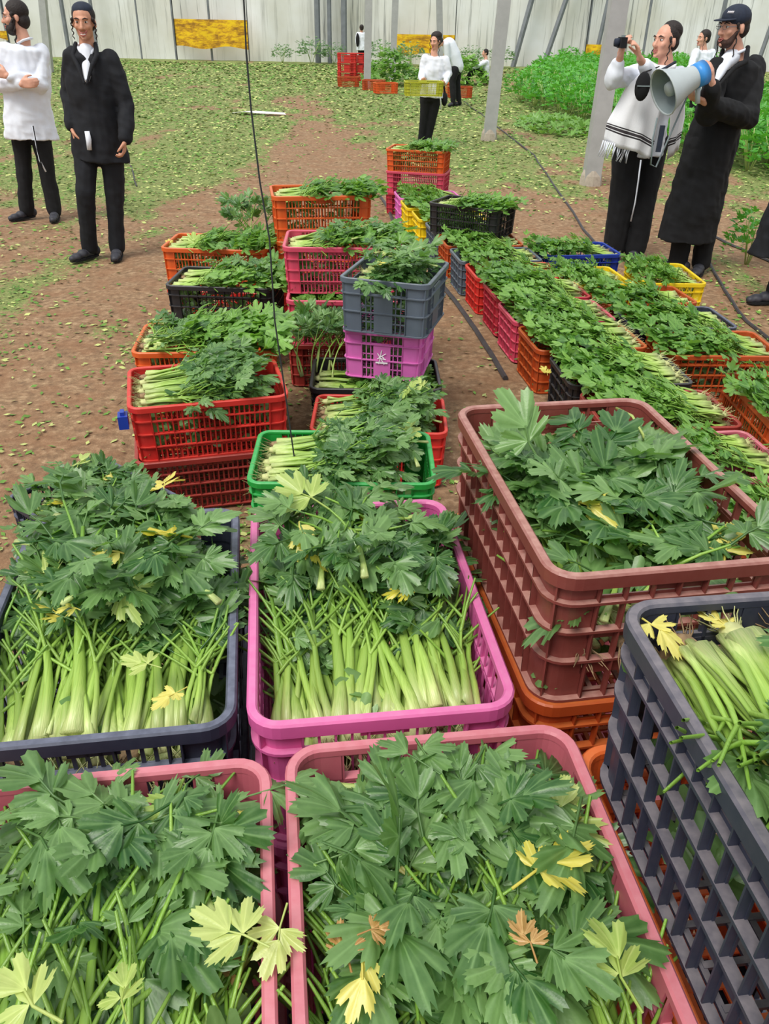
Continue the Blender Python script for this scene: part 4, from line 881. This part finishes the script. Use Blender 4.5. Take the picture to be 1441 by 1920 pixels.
def stalk(seed, Ls, r0, branches=True):
    """ribbed stalk with side branches along +Y; returns mesh and the places leaves grow from"""
    r_ = random.Random(seed); mb = MB(); N = 8
    bx, bz = r_.uniform(-.05, .05), r_.uniform(-.02, .035)
    P = lambda s: Vector((bx*s*s+.006*math.sin(s*5+seed), Ls*s, bz*s*s+.005*math.sin(s*7+seed)))
    pts = [P(k/(N-1)) for k in range(N)]
    rad = [r0*(1.25-.95*min(1, k/(N-1))**.9)*(1.25 if k == 0 else 1) for k in range(N)]
    mb.tube(pts, rad, 8, .62)
    att = []
    if branches:
        for s in (.5+r_.uniform(-.05, .08), .68+r_.uniform(-.05, .05), .84):
            for sg in (-1, 1):
                if r_.random() < .22: continue
                b = P(s); a = RAD(r_.uniform(18, 55))*sg; l = r_.uniform(.05, .11)
                d = Vector((math.sin(a), math.cos(a), r_.uniform(.0, .45)))
                e = b+d*l; md = b+d*l*.5+Vector((0, 0, .004))
                mb.tube([b, md, e], [.0034, .0026, .002], 5, cap=False); att.append((e, d))
    att.append((pts[-1], (pts[-1]-pts[-3]).normalized()))
    return mb.mesh('stalk', M['stalk'], True), att
STALK = [stalk(300+i, U(.25, .33), U(.0065, .0105)) for i in range(10)]
STALKT = [stalk(330+i, U(.25, .34), U(.003, .005)) for i in range(4)]
STALKF = [stalk(360+i, .32, U(.007, .010), True) for i in range(4)]
def root_mesh(seed):
    r_ = random.Random(seed); mb = MB()
    mb.tube([(0, -.022, -.002), (0, -.014, 0), (0, 0, 0), (0, .016, 0)], [.007, .013, .017, .012], 9, .75)
    for k in range(14):
        a = r_.uniform(0, 6.28); l = r_.uniform(.015, .045)
        p = Vector((math.cos(a)*.010, -.015, math.sin(a)*.009)); q = p+Vector((math.cos(a)*l*.6, -l, math.sin(a)*l*.5))
        mb.tube([p, (p+q)/2+Vector((r_.uniform(-.004, .004), 0, r_.uniform(-.004, .004))), q], [.0014, .001, .0006], 3, cap=False)
    return mb.mesh('root', M['root'], True)
ROOT = [root_mesh(400+i) for i in range(3)]
ROOTC = [root_mesh(410+i) for i in range(3)]
for m_ in ROOTC: m_.materials[0] = M['root_clean']
def foliage_mesh(seed, n=44, L=.064, wdt=.15, mat='leaf_far', y0=.17, y1=.53, segs=8, zz=(-.01, .05)):
    r_ = random.Random(seed); mb = MB()
    for k in range(n):
        y = r_.uniform(y0, y1); x = r_.uniform(-1, 1)*wdt*.5*(.5+(y-y0)/(y1-y0+.001)); z = r_.uniform(*zz)
        d = Vector((r_.uniform(-1, 1), r_.uniform(-.2, 1.2), r_.uniform(-.3, .6))); nn = Vector((r_.uniform(-.6, .6), r_.uniform(-.7, .4), 1))
        leaflet(mb, Vector((x, y, z)), d, nn, L*r_.uniform(.6, 1.2), seed*31+k, segs, 2)
    return mb.mesh('foliage', M[mat], True)
FOL = [foliage_mesh(500+i) for i in range(6)]
def bedding_mesh(seed, W=.55, D=.35, H=.2, n=150):
    """stalks and leaves packed below the top layer, seen through the crate walls"""
    r_ = random.Random(seed); mb = MB()
    for k in range(n):
        e = r_.random() < .6; x = r_.uniform(-.5, .5)*W; y = r_.uniform(-.5, .5)*D
        if e:
            if r_.random() < W/(W+D): y = math.copysign(D/2-.01, y)
            else: x = math.copysign(W/2-.01, x)
        z = .02+r_.random()*H
        d = Vector((-x*2+r_.uniform(-.5, .5), -y*2+r_.uniform(-.5, .5), r_.uniform(-.2, .5))); nn = Vector((x*3, y*3, .6+r_.random()))
        leaflet(mb, Vector((x*.9, y*.88, z)), d if not e else Vector((r_.uniform(-1, 1)*(abs(y) > D/2-.02), r_.uniform(-1, 1)*(abs(x) > W/2-.02), r_.uniform(-.6, .8))), nn, .06*r_.uniform(.7, 1.2), seed*17+k, 8, 1)
    return mb.mesh('bedding', M['leaf'], True)
BEDL = bedding_mesh(900); BEDS = bedding_mesh(901, .35, .55)
def leaf_matrix(pos, d, tilt=.55):
    y = Vector((d.x+U(-.5, .5), d.y+U(-.4, .4), d.z*.4+U(-.25, .25))).normalized()
    n = Vector((U(-1, 1)*tilt, U(-1, 1)*tilt-.08, 1)); x = y.cross(n).normalized(); z = x.cross(y)
    return Matrix(((x.x, y.x, z.x, pos.x), (x.y, y.y, z.y, pos.y), (x.z, y.z, z.z, pos.z), (0, 0, 0, 1)))
ORDN = ['first', 'second', 'third', 'fourth', 'fifth', 'sixth', 'seventh', 'eighth', 'ninth', 'tenth', 'eleventh', 'twelfth']
def put_leaves(st, mi, m, att, bm, clip, yel, leafscale, drop, tilt=.55, over=.08, ymin=0.0):
    """leaves of one stalk; those that would stick out through the crate wall are turned inwards"""
    for p, d in att:
        if rng.random() < drop: continue
        wp = m @ p
        if wp.y < ymin and rng.random() < (.97 if ymin > .33 else .72): continue
        wd = (m.to_3x3() @ d).normalized(); r = rng.random()
        if clip:
            ci, W, D, h = clip; q = ci @ (bm @ wp); t = q+(ci @ bm).to_3x3() @ wd*.09
            bx, by = abs(q.x) > W/2-.03, abs(q.y) > D/2-.03; tx, ty = abs(t.x) > W/2-.035, abs(t.y) > D/2-.035
            if (bx or by or tx or ty) and rng.random() > over:
                if bx or by: continue
                a = math.atan2(-q.y, -q.x)+U(-.9, .9) if (abs(q.x) > .05 or abs(q.y) > .05) else U(0, 6.28)
                nd = Vector((math.cos(a), math.sin(a), U(-.1, .4))); wd = ((ci @ bm).to_3x3().inverted() @ nd).normalized()
        src, lab = (LEAFY, 'yellowed leaf') if r < yel else ((LEAFP, 'pale leaf') if r < yel*2 else ((LEAFD, 'dried brown leaf') if r < yel*2.15 else (LEAF, None)))
        lm = leaf_matrix(wp, wd, tilt) @ Matrix.Scale(leafscale*U(.72, 1.12), 4)
        lf = obj('leaf', rng.choice(src), st); lf.matrix_parent_inverse = mi; lf.matrix_basis = lm
        if lab: lf['label'] = lab
def bunch(mat, label, group, lod=2, nst=7, scale=1.0, spread=.30, lift=.06, yel=.05, leafscale=1.0, drop=0.0, short=1.0, clip=None, over=.08, ymin=0.0):
    """one head of celery: root, stalks, leaves; mat puts the root end, +Y runs to the leaves"""
    b = bpy.data.objects.new('celery_bunch', None); C.objects.link(b); b.empty_display_size = .03
    bm = mat @ Matrix.Scale(scale, 4); b.matrix_world = bm; tag(b, label, 'celery', group)
    obj('root', rng.choice(ROOT if rng.random() < .3 else ROOTC), b)
    for i in range(nst):
        u = (i+.5)/nst*2-1
        thin = rng.random() < .3
        me, att = rng.choice(STALKT if thin else (STALK if lod >= 2 else STALKF))
        ang = -u*spread*.5+U(-.07, .07)
        tr = Matrix.Translation((u*(.019 if lod >= 2 else .024), .004+U(-.004, .008), (1-abs(u))*.012+U(-.008, .008))); rx, ry = lift+U(-.05, .06), U(-.6, .6); sf = short*U(.80, 1.08)
        for k in range(8):
            m = tr @ Matrix.Rotation(ang, 4, 'Z') @ Matrix.Rotation(rx, 4, 'X') @ Matrix.Rotation(ry, 4, 'Y') @ Matrix.Diagonal((1, sf, 1, 1))
            if not clip: break
            ci, W, D, h = clip; qs = [ci @ (bm @ (m @ p)) for p, d in att]
            if all(abs(q.x) < W/2-.014 and abs(q.y) < D/2-.014 for q in qs): break
            ang *= .6
            if k % 2: ry = -ry
            if k > 1: sf = max(short*.62, sf*.93)
        st = obj('stalk', me, b, matrix=m)
        if lod >= 2: put_leaves(st, m.inverted(), m, att, bm, clip, yel, leafscale, drop, over=over, ymin=ymin)
    if lod < 2:
        f = obj('foliage', rng.choice(FOL), b, matrix=Matrix.Translation((0, 0, lift*.25)) @ Matrix.Diagonal((1, short, 1, 1))); f['kind'] = 'stuff'
    return b
SHORT = dict(A='bottom left mauve crate', B='bottom centre mauve crate', C='left navy crate', D='bright pink crate', E='big brown crate', F='blue-black crate at right', G='askew navy crate', H='green crate', I='bright red crate', J='orange-red crate', K='slate grey crate',
    N='tall orange crate', NB='upper rose crate', N3='lower rose crate', O='black left crate', O2='orange crate behind the black one', O3='orange crate behind the red one', P='farthest stacked orange crate',
    blk='black crate on the row', J2='black crate under the pink', L='orchid pink crate', c1='orchid pink row crate', c2='farther yellow row crate', c3='nearer yellow row crate', c4='farther grey row crate',
    c5='farther rust row crate', c6='nearer grey row crate', c7='red row crate', c8='crimson row crate', c9='rose row crate', c10='nearer rust row crate', c11='near black row crate', c12='dark red row crate',
    c13='mauve row crate', c14='nearest hidden row crate', d1='blue crate', d2='yellow crate next to blue', d3='rust crate below the yellow', e1='right yellow crate', d4='navy row crate', d5='rust brown face-on crate',
    t1='tilted orange crate', t2='low red right crate')
def bedding(key):
    c = CRATES[key]; long = c['W'] >= c['D']
    o = obj('packed_celery', BEDL if long else BEDS, None, matrix=c['mat'] @ Matrix.Diagonal((c['W']/(.6 if long else .4), c['D']/(.4 if long else .6), (c['h'])/.28, 1)))
    tag(o, ' '.join(('celery packed in the lower part of the '+SHORT.get(key, c['label'])).split()[:16]), 'celery', kind='stuff')
def fill(key, dirn, n, lod=2, z=-.045, layers=1, jit=.12, lift=.06, yel=.05, leafscale=1.0, scale=1.0, spread=.3, nst=7, drop=0.0, short=1.0, back=0.0, under=True, over=.08, layer0=0, ymin=0.0):
    """bunches side by side in a crate; dirn = side the roots are at (N near, F far, L left, R right)"""
    c = CRATES[key]; W, D = c['W']-.05, c['D']-.05; clip = (c['mat'].inverted(), c['W'], c['D'], c['h'])
    ang = {'N': 0, 'F': math.pi, 'L': -math.pi/2, 'R': math.pi/2}[dirn]
    across = W if dirn in 'NF' else D; along = D if dirn in 'NF' else W
    nm = SHORT.get(key, c['label']); grp = f"celery bunches in the {nm}"
    if under: bedding(key)
    for L in range(layers):
        for i in range(n):
            u = ((i+.5)/n-.5)*(across-.04)+U(-.008, .008)
            v = -along/2+.004+U(0, .02)+L*back
            loc = Vector((u, v, c['h']+z+L*.035+U(-.01, .01)))
            if dirn == 'F': loc = Vector((-u, -v, loc.z))
            elif dirn == 'L': loc = Vector((v, -u, loc.z))
            elif dirn == 'R': loc = Vector((-v, u, loc.z))
            if lod >= 2:
                k = i if dirn in 'NR' else i; fr = 'left' if dirn == 'N' else ('right' if dirn == 'F' else ('far side' if dirn == 'L' else 'near side'))
                lab = f"{ORDN[k]} celery bunch from the {fr} in the {'upper' if L+layer0 else 'lower'} layer of the {nm}"
            else:
                fr = {'N': 'left', 'F': 'right', 'L': 'far side', 'R': 'near side'}[dirn]
                lab = f"{ORDN[i]} celery bunch from the {fr} in the {nm}" + ((', upper' if L else ', lower') if layers > 1 else '')
            lab = ' '.join(lab.split()[:16])
            m = c['mat'] @ Matrix.Translation(loc) @ Matrix.Rotation(ang+U(-jit, jit)*(1-.5*abs(u)/across*2), 4, 'Z')
            if lod < 2: m = m @ Matrix.Diagonal((1.45, 1, 1, 1))
            bunch(m, lab, grp, lod, nst if lod >= 2 else 5, scale, spread, lift, yel, leafscale, drop, short, clip, over, ymin)
def sprigs(key, n, z=0.0, leafscale=1.1, area=.75, yel=.03, box=None):
    """loose leafy stems lying on top"""
    c = CRATES[key]; nm = SHORT.get(key, c['label']); clip = (c['mat'].inverted(), c['W'], c['D'], c['h'])
    left = n; tries = 0
    while left and tries < n*40:
        tries += 1
        x, y = U(-.5, .5)*c['W']*area, U(-.5, .5)*c['D']*area
        if box: x, y = U(box[0], box[1])*c['W'], U(box[2], box[3])*c['D']
        a = math.atan2(y, x)+math.pi/2+U(-1.2, 1.2)+ (math.pi if rng.random() < .5 else 0)
        bm = c['mat'] @ Matrix.Translation((x, y, c['h']+z+U(-.02, .03))) @ Matrix.Rotation(a, 4, 'Z') @ Matrix.Translation((0, -.12, 0)) 
        me, att = rng.choice(STALKT); ci, W, D, h = clip
        if not all(abs(q.x) < W/2-.01 and abs(q.y) < D/2-.01 for q in [ci @ (bm @ Vector((p.x, p.y*.75, p.z))) for p, d in att]+[ci @ bm.translation]): continue
        left -= 1
        b = bpy.data.objects.new('celery_sprig', None); C.objects.link(b); b.matrix_world = bm; b.empty_display_size = .02
        tag(b, ' '.join(f"loose leafy celery stem lying on top in the {nm}".split()[:16]), 'celery', f"loose stems in the {nm}")
        m = Matrix.Translation((0, .0, 0)) @ Matrix.Rotation(U(0, .12), 4, 'X') @ Matrix.Diagonal((1, .75, 1, 1))
        st = obj('stalk', me, b, matrix=m); put_leaves(st, m.inverted(), m, att+att[-2:], bm, clip, yel, leafscale, 0, .5)
# near crates
fill('D', 'N', 7, 2, z=-.115, lift=.15, jit=.10, leafscale=.92, layers=2, back=.02, yel=.004, spread=.40, nst=8, short=1.15, over=.35, ymin=.27)
sprigs('D', 7, .02, .9, box=(-.35, .35, .15, .45))
fill('C', 'N', 7, 2, z=-.115, lift=.17, jit=.12, leafscale=.95, layers=2, back=.02, yel=.01, nst=7, short=1.1, spread=.40, over=.15, ymin=.24)
sprigs('C', 9, .02, 1.0, box=(-.4, .4, .0, .42))
fill('A', 'N', 6, 2, z=-.115, lift=.07, jit=.1, leafscale=.92, layers=2, back=.03, yel=.01, short=1.45, nst=8, over=.0, ymin=.42)
sprigs('A', 8, -.05, 1.0, box=(-.3, .28, .3, .42))
fill('B', 'N', 6, 2, z=-.115, lift=.07, jit=.1, leafscale=.92, layers=2, back=.03, yel=.012, short=1.4, nst=8, over=.0, ymin=.27)
sprigs('B', 12, -.05, 1.0, box=(-.28, .28, .05, .42))
fill('E', 'N', 5, 2, z=-.15, lift=.08, jit=.25, leafscale=1.1, layers=2, back=.04, yel=.005, over=.0)
sprigs('E', 24, -.09, 1.12, .8, yel=.01)
fill('F', 'F', 5, 2, z=-.07, lift=.03, jit=.10, leafscale=.95, scale=1.12, layers=2, back=.02, yel=.04, nst=8, over=.0)
sprigs('F', 4, -.02, 1.0, box=(.1, .35, .2, .38))
fill('G', 'L', 5, 2, z=-.07, lift=.08, jit=.5, leafscale=.9, layers=1, yel=.02, short=.8)
sprigs('G', 16, .0, 1.0, .55)
fill('H', 'L', 5, 2, z=-.06, lift=.08, jit=.08, leafscale=.9, layers=2, back=.02, yel=.01, spread=.3, short=1.15, over=.2)
sprigs('H', 6, .0, .9, box=(.05, .38, -.35, .35))
fill('I', 'L', 5, 2, z=-.05, lift=.08, jit=.1, leafscale=.9, layers=2, back=.02, yel=.01, spread=.3, short=1.15, over=.2)
sprigs('I', 6, .01, .9, box=(.0, .38, -.35, .35))
fill('J', 'L', 5, 2, z=-.045, lift=.08, jit=.1, leafscale=.9, layers=2, back=.02, yel=.02, spread=.3, short=1.15, over=.3)
sprigs('J', 6, .01, .9, box=(.05, .4, -.35, .35))
fill('J2', 'L', 5, 1, z=-.06, lift=.0, jit=.08)
bedding('L'); fill('K', 'L', 4, 2, z=-.05, lift=.12, jit=.6, leafscale=.9, layers=1, yel=.0, short=.75, over=.3)
sprigs('K', 6, .02, .9, .8)
fill('O3', 'L', 5, 1, z=-.03, layers=2, jit=.1, back=.02, lift=.12, short=1.1)
sprigs('O3', 5, .01, .9, box=(-.45, -.2, -.4, .0))
for k in ('N', 'NB', 'O', 'O2', 'P', 'blk'): fill(k, 'L', 5, 1, z=-.035, jit=.10, lift=.13, short=1.12)
for k in ('NB', 'O'): sprigs(k, 5, .01, .9, box=(.05, .4, -.35, .35))
fill('N3', 'R', 4, 1, z=-.06, jit=.3)
for k, *_ in ROW: fill(k, 'R', 4, 1, z=-.02, layers=2 if k in ('c10', 'c9', 'c11', 'c12', 'c8') else 1, jit=.14, lift=.12, back=.03, short=.97)
for k in ('d1', 'd2', 'd3', 'd4', 'd5', 'e1', 't1', 't2'): fill(k, 'R', 5, 1, z=-.03, jit=.18, lift=.13, short=1.05 if k not in ('d2', 'e1', 't1') else .72)
for k in ('r1', 'r2', 'r3', 'r4', 'r5'):
    if k in CRATES: bedding(k)
# sprays leaning out of gaps beside the stacks
def lean(pos, face, n, lab, sc=1.0):
    for i in range(n):
        a = face+U(-.6, .6); bm = Matrix.Translation(Vector(pos)+Vector((U(-.08, .08), U(-.06, .06), 0))) @ Matrix.Rotation(a, 4, 'Z') @ Matrix.Rotation(U(.5, 1.1), 4, 'X') @ Matrix.Scale(sc, 4)
        b = bpy.data.objects.new('celery_sprig', None); C.objects.link(b); b.matrix_world = bm; b.empty_display_size = .02; tag(b, lab, 'celery', lab)
        me, att = rng.choice(STALKT); st = obj('stalk', me, b, matrix=Matrix.Diagonal((1, .8, 1, 1))); 
        put_leaves(st, Matrix.Identity(4), Matrix.Identity(4), att*2, bm, None, .0, 1.0, 0, 1.2)
lean((-.33, 3.62, .20), .2, 10, 'leafy celery stem sprouting beside the orchid pink crate')
lean((-.78, 5.1, .45), .3, 6, 'leafy celery stem at the left of the tall orange crate')

# single leaves that stand out
def lone(px_, py, z, size, label, kind='y', face=None, tilt=(0, 0)):
    p = at(px_, py, z=z); src = dict(y=LEAFY, p=LEAFP, d=LEAFD, g=LEAF)[kind]
    a = U(0, 6.28) if face is None else face
    o = obj({'y': 'yellow_leaf', 'p': 'pale_leaf', 'd': 'dried_leaf', 'g': 'celery_leaf'}[kind], rng.choice(src), None, matrix=Matrix.Translation(p) @ Matrix.Rotation(a, 4, 'Z') @ Matrix.Rotation(tilt[0], 4, 'X') @ Matrix.Rotation(tilt[1], 4, 'Y') @ Matrix.Translation((0, -.05*size/.1, 0)) @ Matrix.Scale(size/.1, 4))
    tag(o, label, 'leaf')
lone(1245, 1195, 1.05, .075, 'big pale yellow leaf on the corner of the blue-black crate', 'y', 3.6)
lone(1345, 1165, 1.04, .06, 'yellow-green leaf near the far rim of the blue-black crate', 'y', .6)
lone(1385, 990, .94, .05, 'small yellow leaf by the near rim of the big brown crate', 'y', 1.2)
lone(1158, 768, .97, .05, 'small yellow leaf sticking up over the far rim of the brown crate', 'y', .1, (.5, 0))
lone(1160, 792, .95, .07, 'yellow leaf just inside the far rim of the brown crate', 'y', 2.8)
lone(985, 765, .975, .055, 'yellow leaf over the far left corner of the brown crate', 'y', .2, (.6, 0))
lone(738, 1106, .85, .07, 'yellow leaf lying across the stalks of the bright pink crate', 'y', 1.4)
lone(122, 1135, .87, .06, 'yellowing leaf high in the left navy crate', 'y', 1.2)
lone(318, 1308, .82, .06, 'bright yellow leaf at the near end of the left navy crate', 'y', 2.4)
lone(272, 1245, .83, .055, 'yellow-green leaf in the middle of the left navy crate', 'p', 1.3)
lone(472, 1530, .83, .06, 'yellow leaf at the right rim of the bottom left crate', 'y', .3, (0, .8))
lone(445, 1750, .85, .075, 'pale yellow-green leaf right in the bottom left crate', 'p', 1.2)
lone(522, 1750, .83, .06, 'pale green leaf hanging over the rim between the bottom crates', 'p', 2.9, (-.4, 0))
lone(225, 1865, .85, .055, 'small pale leaf low in the bottom left crate', 'p', .5)
lone(45, 1880, .86, .09, 'big pale yellow leaf in the bottom left corner', 'p', 1.2)
lone(665, 1860, .84, .085, 'yellow withered leaf low in the bottom centre crate', 'y', 2.9)
lone(645, 1770, .84, .06, 'curled dry leaf left in the bottom centre crate', 'd', .3)
lone(712, 1738, .85, .05, 'small dry brown leaf in the bottom centre crate', 'd', -1.2)
lone(988, 1752, .85, .06, 'shrivelled dry leaf in the middle of the bottom centre crate', 'd', .2)
lone(1150, 1815, .86, .09, 'large pale yellow-green leaf right in the bottom centre crate', 'p', .4)
lone(318, 452, .50, .10, 'yellow leaf at the left end of the orange crate behind the black one', 'y', .3, (.8, 0))
lone(365, 455, .50, .12, 'yellow-green leaf on the orange crate behind the black one', 'p', .3, (.5, 0))
lone(815, 385, .30, .12, 'yellow leaf beside the yellow crates of the row', 'y', .3)
lone(1022, 690, .25, .08, 'yellow leaf on the left rim of the near black crate of the row', 'y', .3, (.7, 0))
mb = MB(); pts = [at(1155, 765, z=1.0), at(1185, 780, z=1.03), at(1205, 815, z=1.02), at(1210, 850, z=.96), at(1205, 880, z=.9)]
tag(mb.build('bent_stem', None, None) if 0 else (mb.tube(pts, .0025, 6) or mb.build('bent_stem', M['pale_leaf'], None, True)), 'thin pale stem arching over the far end of the brown crate', 'stem')
CROPM = leafmat('crop_leaf', srgb(46, 118, 30), srgb(96, 172, 58), srgb(120, 180, 84), .3, srgb(110, 200, 50))
SHRUBM = leafmat('shrub_leaf', srgb(72, 104, 72), srgb(112, 146, 100), srgb(130, 160, 120), .2)
def plant_mesh(seed, h, rad, n, L, mat, stems=8):
    r_ = random.Random(seed); mb = MB(); spray(mb, r_, (0, 0, 0), h, rad, n, L)
    me = mb.mesh('foliage', mat, True); sb = MB()
    for k in range(stems):
        a = r_.uniform(0, 6.28); sb.tube([(math.cos(a)*.02, math.sin(a)*.02, -.03), (math.cos(a)*rad*.35, math.sin(a)*rad*.35, h*.5), (math.cos(a)*rad*.6, math.sin(a)*rad*.6, h*.8)], [.009, .007, .004], 5)
    return me, sb.mesh('stem', M['stalk'], True)
PM = [plant_mesh(600+i, .62, .36, 150, .10, CROPM) for i in range(4)]
SM = [plant_mesh(650+i, 1.0, .6, 170, .14, SHRUBM) for i in range(3)]
def plant(name, pm, loc, s, lab, cat, grp, sz=1.0):
    o = empty(name, loc, lab, cat, grp); o.scale = (s, s, s*sz); o.rotation_euler = (0, 0, U(0, 6.28))
    f = obj('foliage', pm[0], o); f['kind'] = 'stuff'; obj('stem', pm[1], o)
# bed of growing celery beyond the camera man and to the right of him
n = 0
for j in range(34):
    y = 11.3+.62*j*(1+.012*j); xl = 4.55+(2.75-4.55)*(y-11.8)/(22.5-11.8) if y < 23 else 2.9+.24*(y-22.5)
    for i in range(8):
        x = xl+.45+.58*i*(1+.02*j)+U(-.06, .06)
        far = j > 14
        plant('growing_celery', rng.choice(PM), (x, y+U(-.06, .06), -.01), U(.95, 1.25)*(1.15 if far else 1.0), 'leafy green celery plant growing in the dense bed at right', 'celery plant', 'celery plants in the bed')
        n += 1
for px_, py, s, lab in ((598, 112, 1.0, 'grey green shrub at the wall left of the red crates'), (640, 110, .8, 'low shrub at the wall behind the red crates'), (715, 122, .9, 'low shrub between two far grey posts'), (768, 124, .9, 'grey green shrub under the yellow banner'), (930, 122, .8, 'shrub beside the sitting man'), (870, 118, .8, 'shrub behind the bending man'), (556, 108, .7, 'small shrub at the wall below the middle')):
    p = at(px_, py, z=0); plant('shrub', rng.choice(SM), (p.x, min(p.y, 41), 0), s*1.1, lab, 'shrub', 'shrubs along the wall')
p = at(1398, 495, z=0); plant('young_celery', PM[0], (p.x, p.y, 0), .55, 'small celery plant growing in the soil near the right edge', 'celery plant', None, 1.3)
p = at(610, 360, z=0)
def heap(c, rx, ry, h, n, L, lab, seed, mat='leaf_far'):
    r_ = random.Random(seed); mb = MB()
    for k in range(n):
        a = r_.uniform(0, 6.283); q = r_.random()**.5; x = c[0]+math.cos(a)*q*rx; y = c[1]+math.sin(a)*q*ry
        z = h*(1-q*q)*r_.uniform(.6, 1.05)+.01
        leaflet(mb, Vector((x, y, z)), Vector((r_.uniform(-1, 1), r_.uniform(-1, 1), r_.uniform(-.1, .5))), Vector((r_.uniform(-.5, .5), r_.uniform(-.6, .3), 1)), L*r_.uniform(.6, 1.3), seed*99+k, 6, 1)
    o = mb.build('celery_heap', M[mat], smooth=True); tag(o, lab, 'cuttings', kind='stuff')
q = at(1042, 238, z=0); heap((q.x, q.y), .75, 1.6, .16, 420, .14, 'heap of cut celery lying on the soil before the crop bed', 1)
q = at(724, 158, z=0); heap((q.x+.15, q.y-.2), .9, .9, 1.0, 420, .2, 'mound of celery leaves behind the far orange crates', 2)
q = at(878, 160, z=0); heap((q.x-.1, q.y+.6), .8, .9, .8, 360, .2, 'mound of celery leaves beside the sitting man', 3)
# far crates
# the crate the boy carries
crate_at('carry', (CARRY[0].x, CARRY[0].y-.12), CARRY[1], .58, .38, CARRY[0].z+.10, .19, 'olive', 'fine', 'yellow-green crate carried by the boy in the white shirt')
def farcrate(key, px_, py, wpx, col, lab, lvl=0, yaw=0):
    p = at(px_, py, z=0); crate_at(key, (p.x, p.y+.2), yaw, .62, .42, .26*(lvl+1), .255, col, 'panel' if col == 'red' else 'fine', lab)
farcrate('r1', 652, 163, 30, 'rust', 'far orange crate lowest at the left of the far group', 0, .2)
farcrate('r2', 700, 170, 30, 'rust', 'far orange crate right of the far grey post', 0, -.2)
farcrate('r3', 722, 176, 30, 'orange', 'far orange crate lying below the celery mound', 0, .3)
farcrate('r4', 862, 184, 30, 'rust', 'far orange crate right behind the boy', 0, .1)
farcrate('r5', 836, 176, 30, 'orange', 'far orange crate hidden behind the boy', 0, .1)
for k in range(3): farcrate(f's{k}', 650, 152, 30, 'red', ['far red crate, bottom of the left stack by the wall', 'far red crate, middle of the left stack by the wall', 'far red crate, top of the left stack by the wall'][k], k)
for k in range(3): farcrate(f'u{k}', 674, 152, 30, 'red', ['far red crate, bottom of the stack at the post', 'far red crate, middle of the stack at the post', 'far red crate, top of the stack at the post'][k], k)
